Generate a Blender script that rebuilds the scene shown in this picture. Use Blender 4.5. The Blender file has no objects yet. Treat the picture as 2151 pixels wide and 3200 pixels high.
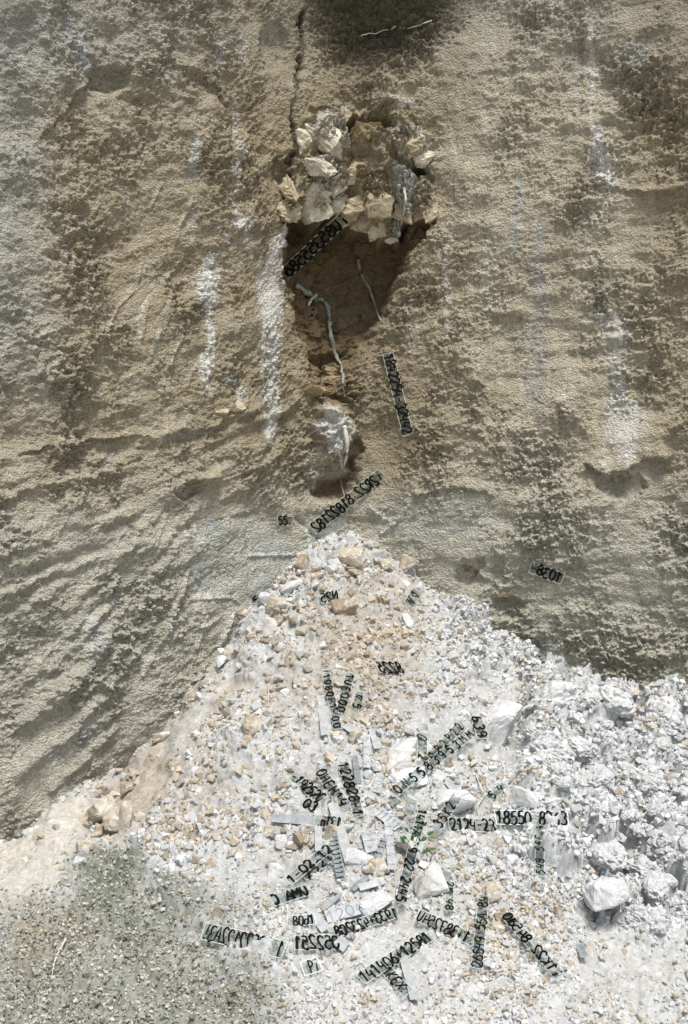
import bpy, bmesh, math, random
import numpy as np
from mathutils import Vector, Matrix

random.seed(7)
RNG = np.random.default_rng(11)
S = bpy.context.scene

# ------------------------------------------------------------------ camera, sky, sun, exposure
CAM_Y, CAM_Z, FPX, PW, PH = -7.0, 1.8, 3500.0, 2151.0, 3200.0
cam_d = bpy.data.cameras.new('camera')
cam = bpy.data.objects.new('camera', cam_d)
S.collection.objects.link(cam)
cam.location = (0, CAM_Y, CAM_Z)
cam.rotation_euler = (math.radians(90), 0, 0)
cam_d.sensor_fit = 'VERTICAL'
cam_d.sensor_height = 36.0
cam_d.lens = 36.0 * FPX / PH
cam_d.clip_end = 2000
cam_d.clip_start = 0.05
S.camera = cam

SUN_DIR = Vector((0.12, -0.43, 0.89)).normalized()
W = bpy.data.worlds.new('World'); S.world = W; W.use_nodes = True
wn = W.node_tree.nodes; wl = W.node_tree.links
bg = wn['Background']
sky = wn.new('ShaderNodeTexSky'); sky.sky_type = 'NISHITA'; sky.sun_disc = False
sky.sun_elevation = math.asin(SUN_DIR.z)
sky.sun_rotation = math.atan2(SUN_DIR.x, SUN_DIR.y)
sky.air_density = 1.0; sky.dust_density = 3.2; sky.ozone_density = 1.0
wl.new(sky.outputs[0], bg.inputs[0]); bg.inputs[1].default_value = 0.08
sd = bpy.data.lights.new('sun', 'SUN'); so = bpy.data.objects.new('sun', sd); S.collection.objects.link(so)
sd.energy = 2.35; sd.angle = math.radians(15); sd.color = (1.0, 0.99, 0.965)
so.rotation_euler = SUN_DIR.to_track_quat('Z', 'Y').to_euler()
so.location = (2, -4, 9)
S.view_settings.view_transform = 'Standard'; S.view_settings.look = 'None'
S.view_settings.gamma = 1.0; S.view_settings.use_curve_mapping = False
S.view_settings.exposure = 0.75
S.render.engine = 'CYCLES'
S.cycles.max_bounces = 6; S.cycles.diffuse_bounces = 3; S.cycles.transparent_max_bounces = 12

# ------------------------------------------------------------------ numpy noise
def _hash(ix, iy, seed):
    h = (ix.astype(np.int64) * 374761393 + iy.astype(np.int64) * 668265263 + seed * 974634541) & 0xFFFFFFFF
    h = ((h ^ (h >> 13)) * 1274126177) & 0xFFFFFFFF
    return ((h ^ (h >> 16)) & 0xFFFFFF).astype(np.float32) / np.float32(0xFFFFFF)

def noise(x, y, seed=0):
    """gradient noise, about -1..1"""
    xi = np.floor(x); yi = np.floor(y)
    fx = (x - xi).astype(np.float32); fy = (y - yi).astype(np.float32)
    u = fx*fx*fx*(fx*(fx*6-15)+10); v = fy*fy*fy*(fy*(fy*6-15)+10)
    def g(dx, dy):
        a = _hash(xi+dx, yi+dy, seed) * 6.2831853
        return np.cos(a)*(fx-dx) + np.sin(a)*(fy-dy)
    a = g(0, 0); b = g(1, 0); c = g(0, 1); d = g(1, 1)
    return ((a+(b-a)*u) + ((c+(d-c)*u)-(a+(b-a)*u))*v) * 1.5

def fbm(x, y, octv=4, seed=0, gain=0.5):
    s = 0; a = 1.0; t = 0
    for i in range(octv):
        s = s + a*noise(x*2.03**i, y*2.03**i, seed+i*17); t += a; a *= gain
    return s/t

def worley(x, y, seed=0):
    """F1 distance and id of the nearest cell"""
    xi = np.floor(x); yi = np.floor(y)
    best = np.full(x.shape, 9.0, np.float32); cid = np.zeros(x.shape, np.float32)
    for dx in (-1, 0, 1):
        for dy in (-1, 0, 1):
            cx = xi+dx; cy = yi+dy
            px = cx + _hash(cx, cy, seed+1); py = cy + _hash(cx, cy, seed+2)
            d = np.sqrt((px-x)**2+(py-y)**2).astype(np.float32)
            m = d < best
            best = np.where(m, d, best); cid = np.where(m, _hash(cx, cy, seed+3), cid)
    return best, cid

def sstep(a, b, x):
    t = np.clip((x-a)/(b-a), 0, 1); return t*t*(3-2*t)

def seg_dist(px, py, pts, margin=170):
    """distance in image pixels to a polyline (far away counts as very far) and the position 0..1 along it"""
    xs = [p[0] for p in pts]; ys = [p[1] for p in pts]
    best = np.full(px.shape, 1e9, np.float32); tt = np.zeros(px.shape, np.float32)
    near = (px > min(xs)-margin) & (px < max(xs)+margin) & (py > min(ys)-margin) & (py < max(ys)+margin)
    qx = px[near].astype(np.float32); qy = py[near].astype(np.float32)
    bb = np.full(qx.shape, 1e9, np.float32); bt = np.zeros(qx.shape, np.float32)
    n = len(pts)-1
    for i in range(n):
        ax, ay = pts[i][:2]; bx, by = pts[i+1][:2]
        L = (bx-ax)**2+(by-ay)**2 + 1e-9
        t = np.clip(((qx-ax)*(bx-ax)+(qy-ay)*(by-ay))/L, 0, 1)
        d = np.hypot(qx-ax-t*(bx-ax), qy-ay-t*(by-ay))
        m = d < bb
        bb = np.where(m, d, bb); bt = np.where(m, (i+t)/n, bt)
    best[near] = bb; tt[near] = bt
    return best, tt

def poly_sd(px, py, pts):
    """signed distance to a polygon, positive inside"""
    d, _ = seg_dist(px, py, list(pts)+[pts[0]])
    ins = np.zeros(px.shape, bool)
    near = d < 1e8; qx = px[near]; qy = py[near]; qi = np.zeros(qx.shape, bool)
    for i in range(len(pts)):
        ax, ay = pts[i]; bx, by = pts[(i+1) % len(pts)]
        if ay == by: continue
        qi ^= ((ay > qy) != (by > qy)) & (qx < (bx-ax)*(qy-ay)/(by-ay)+ax)
    ins[near] = qi
    return np.where(ins, d, -d)

def blob(px, py, cx, cy, rx, ry):
    return np.clip(1-((px-cx)/rx)**2-((py-cy)/ry)**2, 0, 1)

# ------------------------------------------------------------------ materials
def new_mat(name):
    m = bpy.data.materials.new(name); m.use_nodes = True
    nt = m.node_tree; b = nt.nodes['Principled BSDF']
    b.inputs['Roughness'].default_value = 0.95
    b.inputs['Specular IOR Level'].default_value = 0.12
    return m, nt, b

def nd(nt, t, **kw):
    n = nt.nodes.new(t)
    for k, v in kw.items():
        if k in n.inputs.keys(): n.inputs[k].default_value = v
        else: setattr(n, k, v)
    return n

def add_noise_rgb(nt, col, scale, amt, seed_off=0.0, detail=5.0):
    """multiply a colour by 1 +- amt of procedural noise"""
    tc = nd(nt, 'ShaderNodeTexCoord')
    mp = nd(nt, 'ShaderNodeMapping'); mp.inputs['Location'].default_value = (seed_off, seed_off*0.7, 0)
    nt.links.new(tc.outputs['Object'], mp.inputs[0])
    n = nd(nt, 'ShaderNodeTexNoise', Scale=scale, Detail=detail, Roughness=0.65)
    nt.links.new(mp.outputs[0], n.inputs['Vector'])
    r = nd(nt, 'ShaderNodeMapRange'); r.inputs[1].default_value = 0.3; r.inputs[2].default_value = 0.7
    r.inputs[3].default_value = 1-amt; r.inputs[4].default_value = 1+amt
    nt.links.new(n.outputs[0], r.inputs[0])
    mx = nd(nt, 'ShaderNodeMix', data_type='RGBA', blend_type='MULTIPLY'); mx.inputs[0].default_value = 1.0
    nt.links.new(col, mx.inputs[6]); nt.links.new(r.outputs[0], mx.inputs[7])
    return mx.outputs[2]

def add_bump(nt, b, scales, strength, dist, grain=0):
    tc = nd(nt, 'ShaderNodeTexCoord'); prev = None
    for sc, w in scales:
        n = nd(nt, 'ShaderNodeTexNoise', Scale=sc, Detail=4.0, Roughness=0.7)
        nt.links.new(tc.outputs['Object'], n.inputs['Vector'])
        mm = nd(nt, 'ShaderNodeMath', operation='MULTIPLY'); mm.inputs[1].default_value = w
        nt.links.new(n.outputs[0], mm.inputs[0])
        if prev is None: prev = mm.outputs[0]
        else:
            ad = nd(nt, 'ShaderNodeMath', operation='ADD')
            nt.links.new(prev, ad.inputs[0]); nt.links.new(mm.outputs[0], ad.inputs[1]); prev = ad.outputs[0]
    if grain:
        vo = nd(nt, 'ShaderNodeTexVoronoi', Scale=grain); nt.links.new(tc.outputs['Object'], vo.inputs['Vector'])
        mm = nd(nt, 'ShaderNodeMath', operation='MULTIPLY_ADD'); mm.inputs[1].default_value = -.9
        nt.links.new(vo.outputs['Distance'], mm.inputs[0]); nt.links.new(prev, mm.inputs[2]); prev = mm.outputs[0]
    bp = nd(nt, 'ShaderNodeBump', Strength=strength, Distance=dist)
    nt.links.new(prev, bp.inputs['Height']); nt.links.new(bp.outputs[0], b.inputs['Normal'])

def attr_mat(name, nscales, bump):
    m, nt, b = new_mat(name)
    a = nd(nt, 'ShaderNodeAttribute', attribute_name='tint')
    c = a.outputs['Color']
    for i, (sc, am) in enumerate(nscales): c = add_noise_rgb(nt, c, sc, am, i*3.1)
    nt.links.new(c, b.inputs['Base Color'])
    add_bump(nt, b, *bump)
    return m

MAT_WALL = attr_mat('cliff_earth', [(9, .10), (45, .18), (150, .22)], ([(48, .8), (110, .6), (260, .5)], 1.0, 0.018, 85))
MAT_SOIL = attr_mat('rubble_soil', [(12, .10), (60, .16), (230, .18)], ([(100, .6), (280, .5)], 0.8, 0.010))
MAT_GRAVEL = attr_mat('gravel_stone', [(60, .12), (200, .12)], ([(160, 1.0)], 0.4, 0.006))

def stone_mat(name, c1, c2, dust, dustcol=(0.70, 0.69, 0.66)):
    m, nt, b = new_mat(name)
    oi = nd(nt, 'ShaderNodeObjectInfo')
    mx = nd(nt, 'ShaderNodeMix', data_type='RGBA'); mx.inputs[6].default_value = (*c1, 1); mx.inputs[7].default_value = (*c2, 1)
    nt.links.new(oi.outputs['Random'], mx.inputs[0])
    c = add_noise_rgb(nt, mx.outputs[2], 14, .22); c = add_noise_rgb(nt, c, 90, .2, 4.0)
    # powdery dust in patches
    tc = nd(nt, 'ShaderNodeTexCoord')
    n = nd(nt, 'ShaderNodeTexNoise', Scale=16.0, Detail=6.0, Roughness=0.7)
    nt.links.new(tc.outputs['Object'], n.inputs['Vector'])
    ramp = nd(nt, 'ShaderNodeMapRange'); ramp.inputs[1].default_value = 0.62-dust*0.35; ramp.inputs[2].default_value = 0.75-dust*0.25
    nt.links.new(n.outputs[0], ramp.inputs[0])
    m2 = nd(nt, 'ShaderNodeMix', data_type='RGBA'); m2.inputs[7].default_value = (*dustcol, 1)
    nt.links.new(ramp.outputs[0], m2.inputs[0]); nt.links.new(c, m2.inputs[6])
    nt.links.new(m2.outputs[2], b.inputs['Base Color'])
    add_bump(nt, b, [(35, .6), (140, .4)], 0.6, 0.012)
    return m

MAT_TAN = stone_mat('tan_limestone', (0.42, 0.36, 0.265), (0.52, 0.46, 0.36), 0.35)
MAT_WHITE = stone_mat('white_limestone', (0.54, 0.54, 0.52), (0.62, 0.625, 0.61), 0.5, (0.68, 0.69, 0.68))
MAT_BROWN = stone_mat('brown_stone', (0.33, 0.262, 0.185), (0.41, 0.335, 0.245), 0.25)
MAT_GREY = stone_mat('grey_limestone', (0.48, 0.46, 0.41), (0.60, 0.58, 0.53), 0.5)
BLOCK_MATS = {'tan': stone_mat('tan_earth', (0.39, 0.325, 0.215), (0.45, 0.385, 0.265), 0.25, (.56, .52, .42)), 'grey': stone_mat('pale_chalk', (0.50, 0.455, 0.35), (0.58, 0.535, 0.42), 0.35, (.66, .63, .55)), 'brown': stone_mat('brown_earth', (0.25, 0.19, 0.11), (0.32, 0.25, 0.155), 0.1, (.42, .37, .28))}
STONE_MATS = {'tan': MAT_TAN, 'white': MAT_WHITE, 'brown': MAT_BROWN, 'grey': MAT_GREY}

def flat_mat(name, col, rough=0.6, spec=0.3, nscale=30, amt=0.15):
    m, nt, b = new_mat(name)
    b.inputs['Roughness'].default_value = rough; b.inputs['Specular IOR Level'].default_value = spec
    rgb = nd(nt, 'ShaderNodeRGB'); rgb.outputs[0].default_value = (*col, 1)
    nt.links.new(add_noise_rgb(nt, rgb.outputs[0], nscale, amt), b.inputs['Base Color'])
    return m

MAT_INK = flat_mat('black_paint', (0.007, 0.007, 0.007), 0.7, 0.04, 60, 0.3)
MAT_FAINT = flat_mat('grey_ink', (0.24, 0.27, 0.30), 0.8, 0.1, 60, 0.3)
MAT_ROOT = flat_mat('pale_root', (0.60, 0.57, 0.50), 0.9, 0.1, 60, 0.3)
MAT_ROOT_GREY = flat_mat('grey_root', (0.27, 0.28, 0.24), 0.9, 0.1, 50, 0.45)
MAT_LEAF = flat_mat('green_leaf', (0.05, 0.15, 0.045), 0.5, 0.4, 50, 0.3)
MAT_STEM = flat_mat('green_stem', (0.10, 0.16, 0.06), 0.6, 0.3, 50, 0.3)

def glass_mat():
    m = bpy.data.materials.new('clear_glass'); m.use_nodes = True
    nt = m.node_tree; nt.nodes.remove(nt.nodes['Principled BSDF']); out = nt.nodes['Material Output']
    tr = nd(nt, 'ShaderNodeBsdfTransparent'); tr.inputs[0].default_value = (0.86, 0.885, 0.87, 1)
    gl = nd(nt, 'ShaderNodeBsdfGlossy'); gl.inputs[0].default_value = (1, 1, 1, 1); gl.inputs['Roughness'].default_value = 0.4
    lw = nd(nt, 'ShaderNodeLayerWeight'); fr = nd(nt, 'ShaderNodeMapRange')
    fr.inputs[1].default_value = .55; fr.inputs[2].default_value = 1.0; fr.inputs[3].default_value = .006; fr.inputs[4].default_value = .2
    nt.links.new(lw.outputs['Facing'], fr.inputs[0])
    m1 = nd(nt, 'ShaderNodeMixShader'); nt.links.new(fr.outputs[0], m1.inputs[0])
    nt.links.new(tr.outputs[0], m1.inputs[1]); nt.links.new(gl.outputs[0], m1.inputs[2])
    # thin film of dust in patches
    df = nd(nt, 'ShaderNodeBsdfDiffuse'); df.inputs[0].default_value = (0.62, 0.62, 0.58, 1)
    tc = nd(nt, 'ShaderNodeTexCoord'); n = nd(nt, 'ShaderNodeTexNoise', Scale=14.0, Detail=6.0, Roughness=0.7)
    nt.links.new(tc.outputs['Object'], n.inputs['Vector'])
    r = nd(nt, 'ShaderNodeMapRange'); r.inputs[1].default_value = .45; r.inputs[2].default_value = .8; r.inputs[3].default_value = 0.0; r.inputs[4].default_value = 0.07
    nt.links.new(n.outputs[0], r.inputs[0])
    m2 = nd(nt, 'ShaderNodeMixShader'); nt.links.new(r.outputs[0], m2.inputs[0])
    nt.links.new(m1.outputs[0], m2.inputs[1]); nt.links.new(df.outputs[0], m2.inputs[2])
    nt.links.new(m2.outputs[0], out.inputs[0])
    return m
MAT_GLASS = glass_mat()
MAT_EDGE = flat_mat('ground_glass_edge', (0.62, 0.68, 0.66), 0.35, 0.5, 40, 0.25)

def dusty_mat(name, c1, c2):
    m, nt, b = new_mat(name)
    b.inputs['Roughness'].default_value = 0.5; b.inputs['Specular IOR Level'].default_value = 0.4
    tc = nd(nt, 'ShaderNodeTexCoord'); n = nd(nt, 'ShaderNodeTexNoise', Scale=22.0, Detail=7.0, Roughness=0.72)
    nt.links.new(tc.outputs['Object'], n.inputs['Vector'])
    r = nd(nt, 'ShaderNodeMapRange'); r.inputs[1].default_value = .35; r.inputs[2].default_value = .65
    nt.links.new(n.outputs[0], r.inputs[0])
    mx = nd(nt, 'ShaderNodeMix', data_type='RGBA'); mx.inputs[6].default_value = (*c1, 1); mx.inputs[7].default_value = (*c2, 1)
    nt.links.new(r.outputs[0], mx.inputs[0]); nt.links.new(mx.outputs[2], b.inputs['Base Color'])
    add_bump(nt, b, [(90, 1.0)], 0.2, 0.004)
    return m
MAT_DUSTY = dusty_mat('dusty_pale_glass', (0.31, 0.325, 0.325), (0.49, 0.495, 0.48))
MAT_DUSTY_DARK = dusty_mat('dusty_grey_glass', (0.13, 0.15, 0.16), (0.28, 0.30, 0.30))

# ------------------------------------------------------------------ object helpers
def link(o): S.collection.objects.link(o); return o

def mesh_obj(name, verts, faces, mat, parent=None, smooth=False):
    me = bpy.data.meshes.new(name); me.from_pydata([tuple(v) for v in verts], [], [tuple(f) for f in faces])
    me.update()
    for m in (mat if isinstance(mat, (list, tuple)) else [mat]): me.materials.append(m)
    if smooth: me.shade_smooth()
    o = link(bpy.data.objects.new(name, me)); o.parent = parent
    return o

def grid_obj(name, V, keep, tint, mat, smooth=True):
    """V: (ny, nx, 3) vertex grid; keep: (ny-1, nx-1) bool; tint: (ny, nx, 3)"""
    ny, nx, _ = V.shape
    idx = np.arange(ny*nx, dtype=np.int32).reshape(ny, nx)
    q = np.stack([idx[:-1, :-1], idx[:-1, 1:], idx[1:, 1:], idx[1:, :-1]], -1)[keep]
    used = np.zeros(ny*nx, bool); used[q.ravel()] = True
    remap = np.cumsum(used)-1
    q = remap[q].astype(np.int32); co = V.reshape(-1, 3)[used].astype(np.float32); tc = tint.reshape(-1, 3)[used]
    me = bpy.data.meshes.new(name)
    me.vertices.add(len(co)); me.vertices.foreach_set('co', co.ravel())
    me.loops.add(q.size); me.loops.foreach_set('vertex_index', q.ravel())
    me.polygons.add(len(q)); me.polygons.foreach_set('loop_start', np.arange(len(q), dtype=np.int32)*4)
    me.update(calc_edges=True)
    a = me.attributes.new('tint', 'FLOAT_COLOR', 'POINT')
    a.data.foreach_set('color', np.concatenate([tc, np.ones((len(tc), 1))], 1).astype(np.float32).ravel())
    if smooth: me.shade_smooth()
    me.materials.append(mat)
    return link(bpy.data.objects.new(name, me))

def tag(o, label=None, cat=None, group=None, kind=None):
    if label: o['label'] = label
    if cat: o['category'] = cat
    if group: o['group'] = group
    if kind: o['kind'] = kind
    return o

def spaced(a0, f0, f1, a1, fine, coarse):
    """coordinates: fine spacing between f0 and f1, coarser margins on both sides"""
    def ramp(L):
        out = []; s = fine; p = 0
        while p < L: s = min(coarse, s*1.12); p += s; out.append(p)
        return np.array(out)
    mid = np.arange(f0, f1+fine*0.5, fine)
    return np.concatenate([(f0-ramp(f0-a0))[::-1], mid, mid[-1]+ramp(a1-mid[-1])])

# ------------------------------------------------------------------ the lie of the land
def wall_y(x):
    """plan of the cliff: two faces that meet in a hollow corner"""
    l = 0.28+0.90*(x+0.12); r = 0.28-0.30*(x+0.12)
    k = 7.0
    return -np.log(np.exp(-k*l)+np.exp(-k*r))/k

def image_px(x, y, z):
    """image pixel coordinates of a point, projected through the camera"""
    d = y-CAM_Y
    return PW/2+x/d*FPX, PH/2-(z-CAM_Z)/d*FPX

CONTACT = [(-900, 2760), (-400, 2720), (30, 2634), (150, 2545), (260, 2456), (384, 2408), (453, 2319), (549, 2229), (604, 2140), (658, 2072),
           (741, 1975), (796, 1880), (837, 1838), (933, 1756), (988, 1701), (1070, 1663), (1152, 1690), (1248, 1755), (1317, 1830),
           (1427, 1907), (1509, 1962), (1619, 2030), (1701, 2085), (1825, 2098), (1920, 2145), (2113, 2190), (2600, 2230), (3100, 2300)]
cx_, cz_ = [], []
for (u, v) in CONTACT:
    k = (u-PW/2)/FPX; x = 0.0
    for _ in range(60): x = 0.5*x+0.5*k*(float(wall_y(np.array(x)))-CAM_Y)
    cx_.append(x); cz_.append(CAM_Z-(v-PH/2)/FPX*(float(wall_y(np.array(x)))-CAM_Y))
YF = -3.15

def mound_base(x, y):
    zc = np.interp(x, cx_, cz_)
    yb = wall_y(x)
    t = (yb-y)/np.maximum(yb-YF, 0.4)
    tt = np.clip(t, 0, 1)
    h = zc*(1-tt)**1.28
    return np.where(t < 0, zc-0.25*t, h)

# ------------------------------------------------------------------ cliff
gx = spaced(-3.6, -2.25, 2.3, 3.8, 0.0059, 0.06)
gz = spaced(-0.5, 0.02, 5.15, 6.6, 0.0059, 0.06)
X, Z = np.meshgrid(gx, gz)
Y = wall_y(X)
slope = (wall_y(X+0.7)-wall_y(X-0.7))/1.4        # gentle turn of the outward direction through the corner
nl = np.sqrt(1+slope**2); NX, NY = slope/nl, -1/nl
sarc = np.concatenate([[0], np.cumsum(np.hypot(np.diff(gx), np.diff(wall_y(gx))))])
A = np.broadcast_to(sarc, X.shape).copy()
U, Vv = image_px(X, Y, Z)
# wander the image coordinates a little so that drawn outlines come out ragged
wu = U+26*fbm(A*5, Z*5, 3, 91)+9*fbm(A*28, Z*28, 2, 95); wv = Vv+26*fbm(A*5, Z*5, 3, 92)+9*fbm(A*28, Z*28, 2, 96)
leftness = sstep(1000, 700, U)

D = 0.10*fbm(A*0.8, Z*0.8, 3, 1)+0.045*fbm(A*2.6, Z*2.6, 3, 2)
# strata on the left face dip away to the left, on the right they lie nearly level
ca, sa_ = np.cos(0.42), np.sin(0.42)
dl = (A*ca+Z*sa_); dn = (-A*sa_+Z*ca)
st_l = fbm(dl*1.2, dn*5.5, 4, 3); st_r = fbm(A*1.4, Z*5.0, 4, 4)
D += 0.030*np.where(True, st_l*leftness+st_r*(1-leftness), 0)
# lumps and crust
rough = np.clip(0.62+1.25*fbm(A*1.9, Z*1.4, 3, 5), 0.10, 1.3)
for (x0, w_, y0, y1, amt) in [(1640, 120, 650, 1350, .55), (1520, 90, 350, 1200, .3), (1760, 60, 900, 1250, .5), (1720, 60, 1780, 2080, .5)]:
    rough *= 1-amt*np.clip(1-((wu-x0)/w_)**2, 0, 1)*sstep(y0-60, y0+60, wv)*sstep(y1+60, y1-60, wv)
rough *= 1+0.5*sstep(1900, 2000, wu)*sstep(900, 700, wv)
rough *= 1+0.45*blob(wu, wv, 1300, 1230, 330, 300)+0.5*blob(wu, wv, 400, 2000, 330, 300)+0.5*blob(wu, wv, 2000, 1900, 300, 350)
smooth_low = blob(wu, wv, 800, 1800, 330, 330)+0.7*blob(wu, wv, 1250, 1720, 380, 220)
rough *= 1-0.75*np.clip(smooth_low*1.3, 0, 1)
lumps = fbm(A*9, Z*11, 3, 6)
D += 0.030*rough*lumps
wx = 0.35*fbm(A*14, Z*14, 2, 7); wz = 0.35*fbm(A*14, Z*14, 2, 8)
f1, _ = worley(A*26+wx*2+dn*3*leftness, Z*34+wz*2, 9)
f2, _ = worley(A*60+wx*3, Z*68+wz*3, 10)
# flakes of crust: plateaus with broken edges at three sizes
fl1 = sstep(-.10, .26, fbm(A*9+wx, Z*12+dl*1.5*leftness+wz, 4, 15, .6))
fl2 = sstep(-.06, .20, fbm(A*25+wx, Z*31+dl*3*leftness+wz, 3, 16, .6))
fl3 = sstep(-.05, .22, fbm(A*58+wx, Z*66+wz, 3, 17, .6))
patchy = 0.45+0.75*sstep(-0.25, 0.3, fbm(A*3.2, Z*2.6, 3, 13))
crust = 0.017*fl1+0.019*fl2*(.5+.7*fl1)+0.018*fl3*(.5+.6*fl2)+0.012*(0.5-f1)+0.014*(0.5-f2)
D += .8*rough*crust*patchy
D += 0.004*fbm(A*60, Z*60, 2, 14)

def ledge(pts, width, height, under, soft=1.0):
    """a lip that stands proud along a line, with a hollow under it"""
    global D
    d, t = seg_dist(wu, wv, pts)
    # which side of the line: below is positive
    line = np.interp(wu, [p[0] for p in sorted(pts)], [p[1] for p in sorted(pts)])
    below = wv-line
    end = sstep(0, 0.08, t)*sstep(1, 0.92, t)
    height, under = height*.8, under*.55; end = end*(.55+.9*fbm(A*3, Z*3, 2, 48))
    D = D+end*height*np.where(below < 0, np.exp(-(below/width)**2), 0)*(d < width*4)
    D = D-end*under*np.where((below >= 0), np.exp(-(below/(width*1.6)))*np.clip(below/6, 0, 1), 0)*(d < width*5)

ledge([(20, 1420), (180, 1395), (330, 1368), (470, 1365), (600, 1350), (700, 1315), (830, 1265)], 22, 0.035, 0.035)
ledge([(110, 430), (200, 360), (270, 285), (330, 190), (420, 205)], 40, 0.03, 0.075)
ledge([(490, 100), (530, 195), (590, 212), (640, 228), (690, 295), (720, 330)], 30, 0.03, 0.06)
ledge([(620, 1235), (660, 1290), (720, 1290), (770, 1255)], 24, 0.05, 0.05)
ledge([(1290, 1555), (1370, 1525), (1450, 1530), (1560, 1560)], 24, 0.03, 0.04)
ledge([(1420, 1755), (1480, 1775), (1560, 1845), (1640, 1830)], 26, 0.035, 0.06)
ledge([(1840, 1440), (1920, 1500), (2000, 1450), (2100, 1430)], 34, 0.06, 0.09)
ledge([(1860, 560), (1940, 590), (2060, 600), (2150, 580)], 30, 0.03, 0.045)
ledge([(1480, 1440), (1600, 1455), (1740, 1440)], 22, 0.015, 0.02)
ledge([(500, 1530), (640, 1500), (760, 1470), (900, 1420)], 22, 0.02, 0.025)
ledge([(560, 1640), (700, 1620), (820, 1580)], 24, 0.02, 0.03)
ledge([(1150, 380), (1200, 330), (1260, 330), (1310, 400)], 24, 0.05, 0.07)
ledge([(1110, 490), (1160, 485), (1200, 510)], 18, 0.03, 0.05)
ledge([(955, 480), (1000, 485), (1060, 478)], 24, 0.06, 0.06)
ledge([(950, 360), (1010, 350), (1060, 380)], 22, 0.03, 0.05)
ledge([(1260, 510), (1300, 530), (1350, 520)], 20, 0.03, 0.07)
# sweeping curved beds on the left face
for k in range(9):
    dv = 52*k+10*math.sin(k*2.1); amp = (.030, .016, .034, .015, .024)[k % 5]
    pts = [(0, 1440+dv*1.15), (180, 1410+dv), (330, 1385+dv*.95), (470, 1370+dv*.85), (600, 1345+dv*.72), (700, 1310+dv*.6), (830, 1260+dv*.5), (930, 1215+dv*.42)]
    d, t = seg_dist(wu, wv, pts)
    D += amp*np.exp(-(d/15.0)**2)*np.clip(.6+1.2*fbm(A*3, Z*3, 2, 150+k), 0, 1.4)
for k in range(7):
    d, t = seg_dist(wu, wv, [(20+30*k, 2480-95*k), (200+30*k, 2300-95*k), (380+30*k, 2090-95*k), (520+30*k, 1930-95*k)])
    D += .026*np.exp(-(d/15.0)**2)*np.clip(.5+1.2*fbm(A*3, Z*3, 2, 170+k), 0, 1.4)
# rough bulging mass over the niche
bulge = blob(wu, wv, 1080, 520, 230, 200)
D += 0.06*sstep(0, 0.6, bulge)*(0.7+0.8*fbm(A*6, Z*6, 3, 21))
blockn, bid = worley(A*5.5+0.4*wx, Z*6.5+0.4*wz, 23)
D += 0.06*sstep(0, 0.4, bulge)*(bid-0.5)
# broken blocks of the overhang: (outline, how proud, lean of the face)
OVER = [([(950, 388), (1000, 380), (1072, 384), (1078, 470), (1040, 482), (958, 476)], .16), ([(955, 520), (1010, 500), (1070, 520), (1090, 600), (1062, 655), (1005, 680), (962, 664), (950, 600)], .20),
        ([(880, 560), (940, 555), (955, 610), (950, 662), (905, 675), (876, 650)], .13), ([(1085, 540), (1150, 520), (1205, 560), (1215, 640), (1190, 730), (1140, 712), (1100, 690)], .16),
        ([(1230, 410), (1290, 395), (1340, 430), (1345, 500), (1290, 515), (1240, 500)], .15), ([(1232, 530), (1290, 520), (1300, 600), (1285, 680), (1262, 720), (1240, 640)], .19),
        ([(1300, 560), (1350, 560), (1362, 640), (1340, 680), (1300, 670)], .08), ([(1080, 350), (1160, 345), (1200, 400), (1190, 470), (1110, 480), (1085, 430)], .07)]
OVM = np.zeros_like(D)
for k, (pts, hh) in enumerate(OVER):
    sdo = poly_sd(wu, wv, pts); m = sstep(-4, 16, sdo)
    D += hh*.42*m*(.8+.5*fbm(A*7, Z*7, 3, 140+k))
    OVM = np.maximum(OVM, m)
D += OVM*(.022*fl2+.014*fl3+.012*fl1)
# long crack beside the niche
d, t = seg_dist(wu+8*fbm(A*9, Z*9, 2, 30), wv, [(945, 40), (925, 180), (905, 400), (890, 600), (872, 690)])
D -= 0.05*np.exp(-(d/7.0)**2)*(.4+.9*sstep(-.2, .3, fbm(A*6, Z*6, 2, 31)))
D += 0.035*sstep(0, 60, U-905)*np.exp(-np.clip(U-905, 0, 400)/200)*sstep(760, 600, Vv)

# the niche under the bulge
NICHE = [(893, 700), (915, 672), (960, 664), (1002, 682), (1030, 668), (1062, 656), (1105, 700), (1150, 716), (1188, 742), (1232, 742), (1262, 690), (1300, 676),
         (1352, 690), (1330, 735), (1300, 790), (1292, 830), (1255, 905), (1232, 960), (1212, 1010), (1196, 1090), (1150, 1120), (1100, 1150), (1086, 1250),
         (1040, 1268), (985, 1255), (985, 1180), (960, 1120), (925, 1060), (905, 960), (888, 880), (890, 780)]
jag = 34*fbm(A*7, Z*7, 4, 33)+3*fbm(A*30, Z*30, 2, 37)
jag2 = 34*fbm(A*7, Z*7, 4, 34)+3*fbm(A*30, Z*30, 2, 39)
sdn = poly_sd(U+jag, Vv+jag2, NICHE)
sds = poly_sd(U+jag, Vv+jag2, [(u, v-400 if v < 800 else v) for u, v in NICHE])
niche = np.clip((sdn+2)/(10+np.clip(Vv-800, 0, 500)*.24+np.clip(U-1150, 0, 130)*.4*sstep(740, 800, Vv)), 0, 1); niche = niche*niche*(3-2*niche)
fade = np.interp(Vv, [640, 700, 900, 1100, 1270], [0.34, 0.36, 0.34, 0.24, 0.06])
facet, fid = worley(A*3.6+0.5*wx, Z*2.6+0.5*wz, 35)
facet2, fid2 = worley(A*9+0.5*wx, Z*7+0.5*wz, 135)
lip = 9+np.clip(Vv-760, 0, 400)*.16+np.clip(U-1150, 0, 130)*.5*sstep(740, 800, Vv)
inner = -fade*sstep(0, 1, sdn/lip)*(0.35+0.65*sstep(0, 75, sds))
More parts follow.
